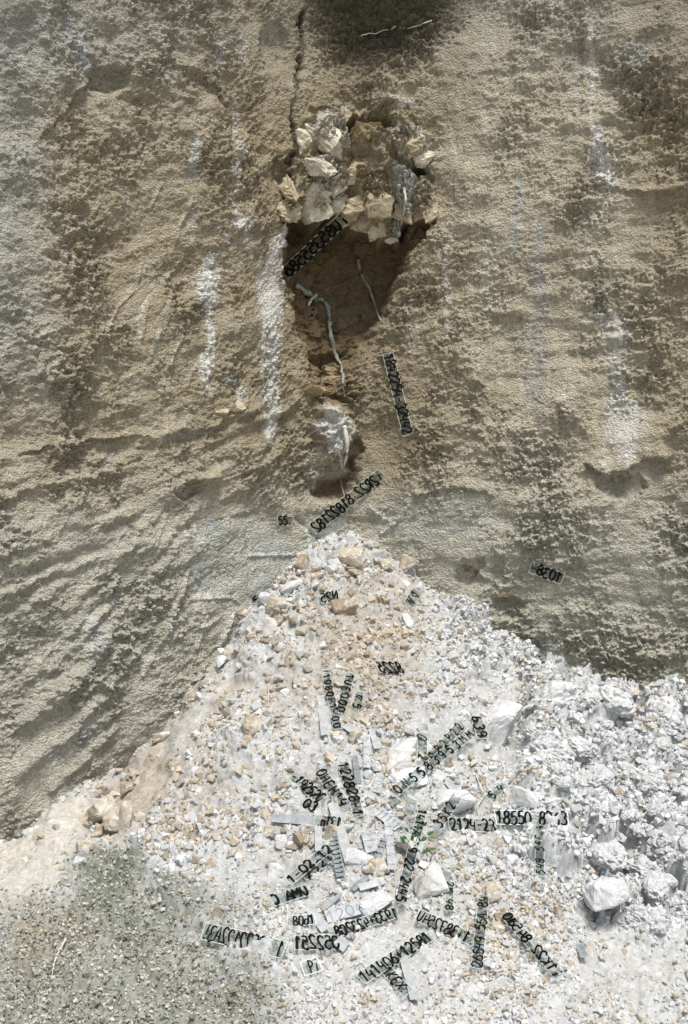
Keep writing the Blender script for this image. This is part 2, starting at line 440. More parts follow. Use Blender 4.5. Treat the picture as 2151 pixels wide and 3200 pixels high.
inner += niche*(-0.10*(fid-0.5)+0.05*(facet-.4)-.035*(fid2-.5)+0.035*fbm(A*5, Z*5, 4, 36)+.014*fl2*fl1+.008*fl3*fl1)
D = D*(1-niche*0.80)+inner
# layered little blocks at the foot of the niche
lay = blob(wu, wv, 1030, 1200, 60, 75)
D -= 0.13*sstep(-10, 40, poly_sd(wu, wv, [(970, 1090), (1130, 1090), (1100, 1180), (1088, 1262), (985, 1262), (975, 1180)]))
D += 0.07*sstep(0, .4, lay)*(0.6+0.4*np.sign(np.sin(wv/17.0)))
# second, smaller hollow under the white crust
NICHE2 = [(948, 1512), (1000, 1492), (1075, 1478), (1085, 1440), (1120, 1420), (1128, 1475), (1118, 1540), (1080, 1570), (1010, 1580), (960, 1556)]
sd2 = poly_sd(U+jag, Vv+jag2, NICHE2)
n2 = sstep(-4, 40, sd2)
D = D*(1-0.5*n2)-0.16*n2*np.interp(Vv, [1420, 1500, 1580], [1, 1, .3])
# white crust lump beneath the niche
cr = blob(wu, wv, 1035, 1345, 78, 105)
D += 0.13*sstep(0, .7, cr)*(0.8+0.5*fbm(A*12, Z*12, 3, 40))
# hollow running out at the top
top = blob(wu, wv, 1180, 60, 240, 230)
top = np.clip(top+0.35*fbm(A*3, Z*3, 4, 44)*(top > 0), 0, 1)
D -= 0.12*top*top*(0.8+.8*fbm(A*5, Z*5, 3, 45))
topl = sstep(-140, -300, Vv)*np.exp(-((U-1180)/420)**2)
D += 0.45*topl
for (cx, cy, rx, ry, dd) in [(1940, 1520, 85, 50, .07), (1455, 1800, 40, 36, .05), (1590, 1900, 60, 40, .06), (350, 240, 90, 60, .07), (860, 150, 60, 90, .05),
                             (1240, 690, 30, 60, .05), (590, 1530, 60, 30, .05), (1300, 545, 34, 22, .12), (1105, 405, 50, 26, .10), (1190, 390, 46, 24, .08),
                             (1110, 1420, 30, 50, .08), (870, 530, 20, 60, .05), (1480, 1770, 50, 26, .04)]:
    D -= dd*sstep(0, .8, blob(wu, wv, cx, cy, rx, ry))
# tool scratches on the lower faces
for pts, wd, dp in [([(590, 1780), (520, 1940), (440, 2110)], 6, .016), ([(600, 1800), (660, 1870), (710, 1910)], 5, -.008), ([(590, 1875), (660, 1870), (730, 1868), (745, 1885)], 4, .010),
                    ([(775, 1610), (778, 1740), (782, 1830)], 4, -.010), ([(780, 1738), (850, 1735), (920, 1735)], 4, .010), ([(645, 1930), (610, 2020)], 8, .018),
                    ([(728, 1910), (690, 2020)], 8, .018), ([(810, 1870), (770, 1940)], 7, .016), ([(360, 1800), (330, 1870)], 9, .015), ([(465, 950), (440, 1055)], 7, .014),
                    ([(500, 1020), (465, 1130)], 6, .012), ([(565, 1060), (530, 1140)], 6, .014), ([(760, 960), (735, 1040)], 6, .012), ([(515, 1150), (512, 1230)], 6, .012),
                    ([(1160, 1590), (1230, 1640)], 6, .010), ([(1280, 1580), (1230, 1640), (1190, 1670)], 5, .010), ([(700, 1500), (840, 1440)], 7, .012), ([(690, 1560), (860, 1480)], 7, .012),
                    ([(620, 1510), (680, 1490)], 8, .02), ([(930, 1620), (1000, 1690)], 6, -.02), ([(30, 1930), (200, 1820)], 14, .02), ([(60, 2260), (230, 2120), (330, 2000)], 24, .035),
                    ([(40, 2420), (220, 2260), (300, 2190)], 22, .03), ([(150, 2460), (300, 2330), (360, 2280)], 18, .03)]:
    d, t = seg_dist(U+5*fbm(A*12, Z*12, 2, 50), Vv, pts)
    D += 1.5*dp*np.exp(-(d/wd)**2)*(0.8+0.4*fbm(A*15, Z*15, 2, 51))

# colours of the cliff: ochre earth, pale dust, lime crust, grey seep, dark tone for stain and painted shade
def C(*c): return np.array(c, np.float32)
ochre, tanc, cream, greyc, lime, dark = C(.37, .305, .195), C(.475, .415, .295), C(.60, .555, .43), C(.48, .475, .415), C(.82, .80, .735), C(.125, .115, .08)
brownc, palegreen = C(.25, .185, .105), C(.56, .54, .44)
def mixc(col, c, m): return col+(c-col)*np.clip(m, 0, 1)[..., None]
n1 = fbm(A*1.5, Z*1.1, 4, 60); n3 = fbm(A*6, Z*5, 4, 61); nf = fbm(A*30, Z*30, 3, 62)
vert = fbm(A*9, Z*0.7, 3, 63); nv = fbm(A*34, Z*2.6, 3, 64)
col = np.broadcast_to(tanc, X.shape+(3,)).copy()
col = mixc(col, ochre, 0.75*np.exp(-((U-1000)/480)**2)*sstep(1700, 1250, Vv)+0.5*n1)
col = mixc(col, cream, sstep(1250, 1600, U)*sstep(2100, 1900, U)*(0.55+0.5*vert)+0.25*n3)
col = mixc(col, palegreen, 0.85*sstep(1350, 1750, Vv+120*n1))
col = mixc(col, greyc, 0.75*sstep(260, 20, U+150*n1)*sstep(1500, 900, Vv)+0.5*blob(wu, wv, 230, 120, 330, 160)+0.3*sstep(0.1, .5, n3)*leftness)
col = mixc(col, ochre, 0.55*sstep(1900, 2020, wu)*sstep(900, 650, wv)*(0.8+n3))
col = mixc(col, palegreen*0.9, 0.6*blob(wu, wv, 300, 2200, 330, 330))
col = mixc(col, greyc*0.85, 0.35*sstep(400, 60, Vv+100*n1))
# smooth bluish-grey rendered patches low down
col = mixc(col, C(.52, .54, .50), 0.8*sstep(0, .6, blob(wu, wv, 760, 1750, 230, 150))*(0.7+n3)+0.6*blob(wu, wv, 1350, 1620, 230, 90))
# streaks: (line, half width, colour, strength, raggedness)
for pts, wd, c, am in [
    ([(672, 800), (660, 880), (655, 960)], 34, lime, 1.0), ([(655, 950), (648, 1090), (640, 1215)], 17, lime, .9), 
    ([(868, 740), (855, 850), (850, 1000), (848, 1200), (838, 1380)], 34, lime, .72), ([(880, 690), (890, 800), (905, 880)], 16, lime, .7), ([(815, 820), (820, 1000), (835, 1120)], 20, lime, .35),
    ([(608, 420), (600, 500), (606, 565)], 16, C(.62, .63, .60), .8), ([(735, 330), (738, 480), (722, 620), (735, 720)], 11, lime, .5), ([(735, 690), (755, 720)], 22, lime, .9),
    ([(745, 700), (690, 780)], 9, lime, .4), ([(750, 710), (785, 800)], 9, lime, .4), ([(605, 640), (600, 760)], 12, lime, .35),
    ([(1000, 390), (1010, 450)], 52, C(.66, .62, .52), .95), ([(1000, 540), (990, 640)], 60, C(.66, .60, .48), .85), ([(1075, 350), (1060, 480), (1075, 560)], 18, lime, .6),
    ([(1245, 380), (1238, 430)], 14, lime, .6), ([(1235, 530), (1262, 620), (1262, 700), (1240, 810)], 28, C(.62, .63, .58), .85), ([(1320, 450), (1330, 520)], 16, lime, .5),
    ([(1215, 320), (1290, 330)], 12, lime, .5), ([(1850, 60), (1850, 200), (1848, 380)], 14, lime, .5), ([(1868, 410), (1880, 500), (1900, 575)], 32, lime, .95),
    ([(1890, 960), (1925, 1060), (1935, 1200)], 48, C(.66, .64, .56), .65), ([(1935, 1240), (1955, 1330), (1965, 1420)], 58, C(.74, .72, .64), .75), ([(1900, 1290), (1930, 1240), (1980, 1260)], 20, C(.78, .77, .72), .8), ([(1870, 960), (1860, 1010)], 22, lime, .6),
    ([(1690, 720), (1685, 900), (1680, 1100), (1672, 1300)], 30, C(.47, .455, .41), .7), ([(1630, 540), (1610, 800)], 24, C(.46, .48, .45), .5), ([(1640, 1000), (1640, 1300)], 10, C(.36, .36, .34), .4),
    ([(1545, 700), (1530, 900), (1520, 1020)], 26, C(.70, .66, .52), .6), ([(1860, 660), (1850, 900)], 14, C(.66, .62, .48), .6), ([(1400, 700), (1395, 950), (1400, 1150)], 9, lime, .35),
    ([(1280, 940), (1290, 1100)], 26, C(.66, .62, .52), .5), ([(1720, 1330), (1700, 1500)], 30, C(.62, .58, .46), .4),
    ([(1020, 1290), (1040, 1390)], 58, lime, .95), ([(1000, 1420), (960, 1460)], 34, C(.62, .58, .46), .8), ([(1072, 1390), (1078, 1460)], 7, lime, .9), ([(1000, 1270), (1070, 1262)], 14, lime, .6),
    ([(480, 1365), (560, 1370), (640, 1345)], 12, C(.66, .62, .52), .6), ([(690, 1185), (720, 1195)], 26, C(.52, .54, .52), .6), ([(740, 1230), (760, 1240)], 20, lime, .9),
    ([(1000, 1440), (940, 1460)], 40, C(.60, .55, .42), .7), ([(600, 1650), (610, 1700)], 26, lime, .6), ([(590, 1630), (650, 1600)], 12, lime, .6), ([(660, 1620), (680, 1660)], 14, C(.56, .60, .60), .7),
    ([(280, 1940), (300, 2060)], 50, C(.68, .68, .63), .6), ([(230, 2300), (300, 2230)], 26, C(.70, .70, .66), .7), ([(150, 2380), (250, 2290)], 24, C(.66, .66, .62), .6),
    ([(590, 1780), (520, 1940), (440, 2110)], 7, C(.72, .71, .66), .8), ([(600, 1800), (660, 1870), (710, 1910)], 5, C(.70, .72, .70), .6), ([(590, 1875), (660, 1870), (730, 1868)], 5, C(.74, .74, .70), .8),
    ([(775, 1610), (778, 1740), (782, 1830)], 5, C(.70, .71, .68), .6), ([(780, 1738), (920, 1735)], 5, C(.72, .72, .68), .7), ([(645, 1930), (610, 2020)], 9, C(.76, .73, .66), .9),
    ([(728, 1910), (690, 2020)], 9, C(.76, .73, .66), .9), ([(810, 1870), (770, 1940)], 8, C(.76, .73, .66), .9), ([(360, 1800), (330, 1870)], 9, C(.68, .67, .62), .8),
    ([(465, 950), (440, 1055)], 7, C(.68, .65, .56), .8), ([(500, 1020), (465, 1130)], 7, C(.64, .63, .57), .7), ([(565, 1060), (530, 1140)], 6, C(.66, .62, .5), .7), ([(760, 960), (735, 1040)], 6, C(.6, .6, .55), .7),
    ([(515, 1150), (512, 1230)], 6, C(.66, .62, .5), .7), ([(1160, 1590), (1230, 1640)], 6, C(.70, .68, .6), .7), ([(1280, 1580), (1190, 1670)], 6, C(.70, .70, .64), .7),
    ([(960, 1660), (1010, 1690), (1060, 1640)], 40, C(.66, .67, .60), .8), ([(1700, 1980), (1710, 2080)], 40, C(.42, .44, .42), .6), ([(700, 120), (690, 200)], 18, C(.64, .64, .60), .6),
    ([(860, 60), (840, 120)], 20, C(.62, .60, .52), .6), ([(740, 110), (760, 200)], 14, lime, .35), ([(1970, 150), (2010, 200)], 40, C(.52, .52, .48), .6), ([(220, 60), (250, 150), (280, 230)], 26, C(.58, .60, .60), .6),
]:
    d, t = seg_dist(wu, wv, pts); d = d/(.5+.65*np.sin(np.pi*np.clip(t, .04, .96))+.45*nv+.3*n3).clip(.25, 2)
    lm = am*sstep(wd*1.15, wd*0.65, d+min(wd, 24)*(.8*nf+.5*n3+1.5*nv+.45*(.5-fl3)+.3*(.5-fl2)))
    col = mixc(col, c, 1.05*lm); D += .004*lm*float(c.mean() > .6)*(.3+fl2)
for k, c, am in ((0, C(.66, .61, .49), .9), (1, C(.68, .62, .49), .85), (2, C(.56, .48, .33), .7), (3, C(.52, .43, .28), .7), (4, C(.58, .54, .45), .6), (5, C(.66, .66, .61), .85), (7, C(.50, .43, .31), .5)):
    col = mixc(col, c, am*sstep(-4, 14, poly_sd(wu, wv, OVER[k][0])+14*nf+8*n3))
# many faint runs of water on the right face, fine scratches on the left one
rd = random.Random(3)
for k in range(34):
    u0 = rd.uniform(1330, 2140); v0 = rd.uniform(60, 1300); L_ = rd.uniform(150, 520)
    d, t = seg_dist(wu, wv, [(u0, v0), (u0+rd.uniform(-14, 14), v0+L_)], 40)
    c = rd.choice([lime*.9, lime*.85, C(.36, .33, .26), C(.64, .58, .44)])
    col = mixc(col, c, rd.uniform(.25, .5)*sstep(1.2, .3, d/rd.uniform(4, 10)+.8*nf)*np.sin(np.pi*np.clip(t, 0.02, .98)))
for k in range(70):
    u0 = rd.uniform(180, 880); v0 = rd.uniform(520, 2050); L_ = rd.uniform(40, 190); an = rd.gauss(1.15, .22) if rd.random() < .75 else rd.gauss(.35, .2)
    if v0 > 1500 and u0 > 800: continue
    d, t = seg_dist(wu*.3+U*.7, wv*.3+Vv*.7, [(u0, v0), (u0-L_*math.cos(an), v0+L_*math.sin(an))], 40)
    e_ = np.sin(np.pi*np.clip(t, 0.02, .98)); wd = rd.uniform(3, 7)
    D += rd.choice([.010, .014, -.008])*np.exp(-(d/wd)**2)*e_
    col = mixc(col, C(.66, .63, .54), rd.uniform(.3, .7)*sstep(1.3, .4, d/wd+.6*nf)*e_)
D += .045*np.clip(blob(wu, wv, 1190, 40, 300, 200), 0, .6)*(fl1*.5+fl2*.5+fl3*.35-.6)
# bare brown earth inside the hollows, stain and painted overhang shade at the top
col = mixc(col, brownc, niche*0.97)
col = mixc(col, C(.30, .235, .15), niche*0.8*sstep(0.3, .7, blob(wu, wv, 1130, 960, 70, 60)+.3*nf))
col = mixc(col, C(.215, .165, .10), niche*sstep(1080, 1200, Vv)*.6)  # lower niche darkened further, standing in for shade its shallow recess lacks
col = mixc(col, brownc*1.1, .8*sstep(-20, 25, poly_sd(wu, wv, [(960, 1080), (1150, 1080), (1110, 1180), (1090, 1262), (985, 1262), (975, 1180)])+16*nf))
col = mixc(col, ochre*.85, .55*sstep(-60, 60, poly_sd(wu, wv, [(1100, 1130), (1230, 1050), (1330, 1250), (1330, 1430), (1180, 1540), (1110, 1400)])))
col = mixc(col, brownc*1.25, n2*0.9)
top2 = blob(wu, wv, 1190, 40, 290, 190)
col = mixc(col, dark, 0.66*sstep(-.2, .95, top2+0.5*n3+0.3*nf+.35*n1)*sstep(300, 120, wv))  # overhang shade painted into the colour, along with some stain
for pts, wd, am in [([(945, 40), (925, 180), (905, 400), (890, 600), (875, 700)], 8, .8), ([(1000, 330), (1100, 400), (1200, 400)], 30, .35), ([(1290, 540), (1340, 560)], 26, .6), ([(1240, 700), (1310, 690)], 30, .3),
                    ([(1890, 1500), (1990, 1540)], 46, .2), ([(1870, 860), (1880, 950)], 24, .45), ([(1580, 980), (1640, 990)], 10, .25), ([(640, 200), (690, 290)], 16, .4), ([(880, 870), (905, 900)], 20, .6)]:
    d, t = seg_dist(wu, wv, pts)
    col = mixc(col, dark, am*sstep(wd*1.25, wd*0.4, d+wd*0.8*nf))  # shade painted into the long crack, the hollows and under the lips
# fine mottling of dust on the grains
col *= (1+0.20*nf+0.12*n3+.10*(fl3-.5)+.08*(fl2-.5))[..., None]
P = np.stack([X+NX*D, Y+NY*D, Z], -1)
keep = np.ones((len(gz)-1, len(gx)-1), bool)
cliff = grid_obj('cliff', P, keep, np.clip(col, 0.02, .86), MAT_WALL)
tag(cliff, 'tall ochre earth cliff with crusty surface, white lime streaks and a dark niche', kind='structure')
WALLP, WALLN = P, np.stack([NX, NY, np.zeros_like(NX)], -1)

# ------------------------------------------------------------------ rubble mound
mx_ = spaced(-3.4, -2.0, 2.2, 3.6, 0.0072, 0.06)
my_ = spaced(-4.6, -3.2, 0.30, 0.62, 0.0072, 0.06)
MX, MY = np.meshgrid(mx_, my_)
H0 = mound_base(MX, MY)
MU, MV = image_px(MX, MY, H0)
mwu = MU+30*fbm(MX*4, MY*4, 3, 71); mwv = MV+30*fbm(MX*4, MY*4, 3, 72)
z_clod = np.clip(sstep(1600, 1700, mwu+0.15*(mwv-2200))*sstep(2900-0.1*0, 2780, mwv-0.22*(mwu-1700))+0.8*sstep(1330, 1420, mwu)*sstep(2180, 2060, mwv), 0, 1)
z_slab = sstep(-10, 40, poly_sd(mwu, mwv, [(-200, 2560), (60, 2610), (170, 2530), (280, 2480), (300, 2560), (270, 2640), (255, 2720), (200, 2790), (90, 2870), (-200, 2890)]))
z_dark = np.clip(.5*fbm(MX*7, MY*7, 4, 88)*sstep(2700, 2850, MV)*sstep(1050, 850, MU)+sstep(2800, 2960, mwv-0.12*mwu+70*np.sin(mwu/170.0))*sstep(960, 760, mwu)+0.7*blob(mwu, mwv, 360, 2780, 200, 150)+0.5*blob(mwu, mwv, 620, 2880, 230, 140), 0, 1)
z_pale = np.clip(sstep(-10, 50, poly_sd(mwu, mwv, [(760, 2000), (820, 1960), (700, 2190), (610, 2330), (560, 2390), (480, 2350), (640, 2150)])), 0, 1)
d1, _ = seg_dist(mwu, mwv, [(700, 2150), (560, 2310), (430, 2440), (360, 2560)])
z_tansmooth = sstep(95, 30, d1)
z_ochre = np.clip(blob(mwu, mwv, 1150, 2000, 230, 330)*1.2+0.6*blob(mwu, mwv, 520, 2480, 260, 160)+0.5*blob(mwu, mwv, 1550, 2900, 200, 150)+.5*blob(mwu, mwv, 900, 2150, 150, 130), 0, 1)
Q1, Q2 = MX, MY*.75+H0*.95
mn1 = fbm(Q1*2.2, Q2*2.2, 4, 73); mn3 = fbm(Q1*9, Q2*9, 4, 74); mnf = fbm(Q1*38, Q2*38, 3, 75)
DH = 0.06*mn1+0.040*fbm(Q1*6, Q2*6, 3, 76)
calm = np.clip(1-0.85*z_slab-0.7*z_pale-0.6*z_tansmooth, 0.1, 1)
DH += 0.014*calm*mn3+0.004*calm*mnf
q1, _ = worley(Q1*34+mn3, Q2*34+mnf, 77); q2, _ = worley(Q1*70+mn3, Q2*70, 78)
DH += calm*(0.008*(0.5-q1)+0.003*(0.5-q2))
# cauliflower clods on the right
w1, i1 = worley(Q1*7.5+0.5*mn3, Q2*6.0+0.5*mn3, 79); w2, i2 = worley(Q1*17+0.6*mn3, Q2*15+0.6*mnf, 80); w3, _ = worley(Q1*42+mnf, Q2*42+mnf, 81)
bil = 0.15*np.sqrt(np.clip(0.72-w1**2, 0, 1))*(0.4+0.9*i1)+0.055*np.sqrt(np.clip(0.70-w2**2, 0, 1))*(.4+i2)+0.018*np.sqrt(np.clip(.6-w3**2, 0, 1))+.010*mnf
DH += z_clod*(bil-0.06)
cl1 = sstep(-.06, .2, fbm(Q1*15, Q2*18, 4, 84, .6)); cl2 = sstep(-.05, .2, fbm(Q1*40, Q2*46, 3, 85, .6))
DH += calm*(0.012*cl1+0.006*cl2*(.4+.7*cl1))
DH -= 0.015*z_clod
DH -= z_clod*(.045*sstep(.50, .80, w1)+.022*sstep(.55, .8, w2))
# fissures between the big clods
for pts, wd, dp in [([(1640, 2130), (1650, 2200), (1640, 2290)], 20, .16), ([(1800, 2560), (1860, 2640), (1900, 2680)], 11, .13), ([(1930, 2650), (2010, 2690), (2050, 2750), (2110, 2790)], 15, .16),
                    ([(1560, 2300), (1620, 2330)], 16, .10), ([(1780, 2380), (1870, 2420), (1960, 2400)], 24, .12), ([(1840, 2190), (1870, 2230)], 14, .10), ([(1950, 2330), (2010, 2350)], 18, .1),
                    ([(1880, 2770), (1960, 2780)], 10, .08), ([(1960, 2870), (2090, 2880)], 12, .08), ([(1900, 2290), (1850, 2290)], 10, .08), ([(2080, 2210), (2110, 2250)], 14, .1), ([(1980, 2650), (1930, 2600)], 9, .1)]:
    d, t = seg_dist(mwu, mwv, pts)
    DH -= 1.5*dp*np.exp(-(d/wd)**2)
# smooth pale slab on the left, with cracks
DH += z_slab*(0.05+0.012*fbm(Q1*7, Q2*7, 2, 82)+.006*cl1)
for pts in ([(30, 2730), (70, 2770), (140, 2745), (180, 2700), (240, 2640)], [(95, 2665), (120, 2645), (170, 2660), (180, 2680)], [(180, 2500), (250, 2495), (285, 2500)], [(60, 2800), (130, 2780), (190, 2720)]):
    d, t = seg_dist(mwu, mwv, pts); DH -= 0.018*np.exp(-(d/4.0)**2)*z_slab
d, t = seg_dist(MU, MV, [(90, 2706), (92, 2709)]); DH -= 0.06*np.exp(-(d/7.0)**2)
# hollows and humps in the damp soil at lower left
for (cx, cy, rx, ry, dd) in [(420, 2920, 170, 90, -.08), (590, 2930, 60, 60, -.04), (330, 3060, 120, 90, .06), (780, 2990, 110, 80, .05), (120, 3040, 90, 60, -.06), (700, 3130, 150, 50, -.06),
                             (560, 2800, 110, 60, .05), (320, 2880, 60, 60, .03), (470, 2700, 90, 50, .04), (900, 2560, 150, 90, .02), (1075, 1740, 60, 50, .04), (1555, 2240, 110, 130, .05)]:
    DH += dd*sstep(0, 1, blob(mwu, mwv, cx, cy, rx, ry))
DH += z_dark*(0.035*fbm(Q1*8, Q2*8, 4, 83)+.012*cl1+.006*cl2)
DH *= sstep(-4.4, -3.6, MY)
bxn, byn = -np.gradient(H0, mx_, axis=1), -np.gradient(H0, my_, axis=0)
bl = np.sqrt(1+bxn**2+byn**2)
MZ = H0+DH/bl
soil, white, tan_s, darks, moss, slabc, pink = C(.455, .445, .415), C(.585, .595, .585), C(.40, .345, .265), C(.29, .29, .245), C(.17, .185, .13), C(.57, .54, .47), C(.62, .58, .52)
mc = np.broadcast_to(soil, MX.shape+(3,)).copy()
mc = mixc(mc, white, 0.55+0.9*mn1+0.5*mn3)
mc = mixc(mc, tan_s, z_ochre*(0.55+0.9*mn3)+0.35*sstep(0.1, .5, mn3))
mc = mixc(mc, tan_s*1.12, z_tansmooth*.75)
mc = mixc(mc, white, .9*z_pale)
mc = mixc(mc, pink, .5*z_pale*sstep(-.1, .3, mn3))
mc = mixc(mc, C(.60, .595, .56), sstep(2750, 2950, mwv)*sstep(850, 1000, mwu)*.6)
mc = mixc(mc, white, z_clod*(.9+.3*mn3))
mc = mixc(mc, slabc, z_slab)
mc = mixc(mc, darks, z_dark*(.9+.5*mn3))
mc = mixc(mc, C(.36, .26, .16), .7*blob(mwu, mwv, 150, 2920, 220, 120)*(0.6+mn3))
for (cx, cy, rx, ry, am) in [(360, 2710, 130, 70, .75), (330, 2800, 110, 80, .7), (560, 2830, 130, 60, .45), (280, 2760, 60, 60, .5), (520, 2760, 60, 40, .5), (430, 2900, 140, 60, .3)]:
    mc = mixc(mc, moss, am*sstep(0, .8, blob(mwu, mwv, cx, cy, rx, ry)+.3*mn3+.2*mnf))
mc *= (.98+.16*mnf+.10*mn3+.10*(cl1-.5)+.10*(cl2-.5))[..., None]
wall_at = wall_y(MX)
kq = (MY < wall_at+0.42)
keep = kq[:-1, :-1] & kq[1:, 1:] & kq[:-1, 1:] & kq[1:, :-1]
MP = np.stack([MX+DH*bxn/bl, MY+DH*byn/bl, MZ], -1)
mound = grid_obj('rubble_mound', MP, keep, np.clip(mc, .02, .86), MAT_SOIL)
tag(mound, 'cone of white and tan rubble heaped against the cliff', kind='structure')

# open ground around, out to the horizon
gm, gnt, gb = new_mat('pale_ground')
rgb = nd(gnt, 'ShaderNodeRGB'); rgb.outputs[0].default_value = (.46, .43, .36, 1)
gnt.links.new(add_noise_rgb(gnt, add_noise_rgb(gnt, rgb.outputs[0], 1.5, .25), 30, .2, 5.), gb.inputs['Base Color'])
add_bump(gnt, gb, [(12, .7), (80, .3)], .6, .03)
gv = [(-600, -600, -.06), (600, -600, -.06), (600, 600, -.06), (-600, 600, -.06)]
ground = mesh_obj('ground', gv, [(0, 1, 2, 3)], gm)
tag(ground, 'pale bare earth ground in front of the cliff', kind='structure')

# ------------------------------------------------------------------ where a sight line meets the land
BIN = 6
BW, BH = int(2400//BIN)+60, int(3500//BIN)+60
OFF = 150
zb = np.full((BH, BW), 1e9); zi = np.full((BH, BW), -1, np.int64)
mnx = -np.gradient(MZ, mx_, axis=1); mny = -np.gradient(MZ, my_, axis=0)
gs = lambda a: a  # raw gradient, smoothed below by a box
def box(a, r):
    c = np.cumsum(np.pad(a, ((r+1, r), (0, 0)), mode='edge'), 0); a = (c[2*r+1:]-c[:-2*r-1])/(2*r+1)
    c = np.cumsum(np.pad(a, ((0, 0), (r+1, r)), mode='edge'), 1); return (c[:, 2*r+1:]-c[:, :-2*r-1])/(2*r+1)
mnx = box(mnx, 8); mny = box(mny, 8); MZS = box(MZ, 3)
MN = np.stack([mnx, mny, np.ones_like(mnx)], -1); MN /= np.linalg.norm(MN, axis=-1, keepdims=True)
kv = MY < wall_at+0.05
ALLP = np.concatenate([MP[kv], WALLP.reshape(-1, 3)]); ALLN = np.concatenate([MN[kv], WALLN.reshape(-1, 3)])
NM = int(kv.sum())
au, av = image_px(ALLP[:, 0], ALLP[:, 1], ALLP[:, 2])
bi = ((au+OFF)//BIN).astype(int); bj = ((av+OFF)//BIN).astype(int)
ok = (bi >= 0) & (bi < BW) & (bj >= 0) & (bj < BH)
idx = np.nonzero(ok)[0]; dep = ALLP[idx, 1]
order = np.argsort(-dep, kind='stable')            # far first, nearest written last
zi[bj[idx][order], bi[idx][order]] = idx[order]
def at(u, v):
    """point and normal of the land seen at this image pixel, and whether it is the mound"""
    i, j = int((u+OFF)//BIN), int((v+OFF)//BIN)
    for r in range(0, 6):
        best = None
        for a in range(-r, r+1):
            for b in range(-r, r+1):
                k = zi[np.clip(j+b, 0, BH-1), np.clip(i+a, 0, BW-1)]
                if k >= 0 and (best is None or ALLP[k, 1] < ALLP[best, 1]): best = k
        if best is not None: return Vector(ALLP[best]), Vector(ALLN[best]), best < NM
    return None
def px2m(p): return (p.y-CAM_Y)/FPX
def ground_z(x, y):
    i = int(np.clip(np.searchsorted(mx_, x), 0, len(mx_)-1)); j = int(np.clip(np.searchsorted(my_, y), 0, len(my_)-1))
    return float(MZ[j, i])

# ------------------------------------------------------------------ stones
def hull(points):
    bm = bmesh.new()
    for p in points: bm.verts.new(p)
    r = bmesh.ops.convex_hull(bm, input=bm.verts)
    bmesh.ops.delete(bm, geom=[g for g in r['geom_interior'] if isinstance(g, bmesh.types.BMVert)], context='VERTS')
    bmesh.ops.recalc_face_normals(bm, faces=bm.faces)
    return bm
def rock_points(n, rnd, boxy=.55):
    pts = []
    for _ in range(n):
        v = Vector((rnd.uniform(-1, 1), rnd.uniform(-1, 1), rnd.uniform(-1, 1)))
        m = max(abs(v.x), abs(v.y), abs(v.z)); l = v.length
        v = v*(0.5/m*boxy+0.5/l*(1-boxy))
        pts.append(v)
    return pts
def hull_arrays(n, seed):
    bm = hull(rock_points(n, random.Random(seed)))
    bmesh.ops.triangulate(bm, faces=bm.faces)
    bm.verts.index_update()
    v = np.array([x.co[:] for x in bm.verts], np.float32); f = np.array([[q.index for q in x.verts] for x in bm.faces], np.int32)
    bm.free(); return v, f

# big rocks, each a thing of its own
ROCKS = []
def hero_rock(u, v, wpx, hpx, mname, label, seed, depth=0.9, tilt=0.0, npts=16, lift=0.16, rag=0.05, name='rock', roll=0.0):
    r = at(u, v)
    p, n, _ = r; k = px2m(p)
    w, h = wpx*k, hpx*k
    rnd = random.Random(seed)
    bm = hull(rock_points(npts, rnd, .75 if wpx < 150 else .97))
    bmesh.ops.triangulate(bm, faces=bm.faces)
    bmesh.ops.bevel(bm, geom=list(bm.edges), offset=0.035, segments=1, affect='EDGES')
    bmesh.ops.triangulate(bm, faces=bm.faces)
    bmesh.ops.subdivide_edges(bm, edges=bm.edges, cuts=3, use_grid_fill=True)
    co = np.array([x.co[:] for x in bm.verts])
    mn, mxx = co.min(0), co.max(0); co = (co-(mn+mxx)/2)/(mxx-mn)
    ph = seed*3.7
    nn = fbm(co[:, 0]*4+ph+co[:, 1]*2.3, co[:, 2]*4+ph-co[:, 1]*1.9, 3, seed)+0.5*fbm(co[:, 0]*13+ph+co[:, 1]*9, co[:, 2]*13+ph-co[:, 1]*8, 2, seed+5)
    co = co*(1+rag*2.0*nn)[:, None]
    co *= np.array([w, depth*w, h])
    for x, c in zip(bm.verts, co): x.co = c
    me = bpy.data.meshes.new(name); bm.to_mesh(me); bm.free(); me.materials.append(STONE_MATS[mname])
    o = link(bpy.data.objects.new(name, me))
    o.rotation_euler = (tilt, roll, 0)
    o.location = p+n*(lift*min(w, h))+Vector((0, 1, 0))*(0.05*depth*w)
    ROCKS.append((o.location.copy(), Vector((w*.5, depth*w*.5, h*.5))))
    tag(o, label, 'rock', 'rocks on the rubble mound')
    return o
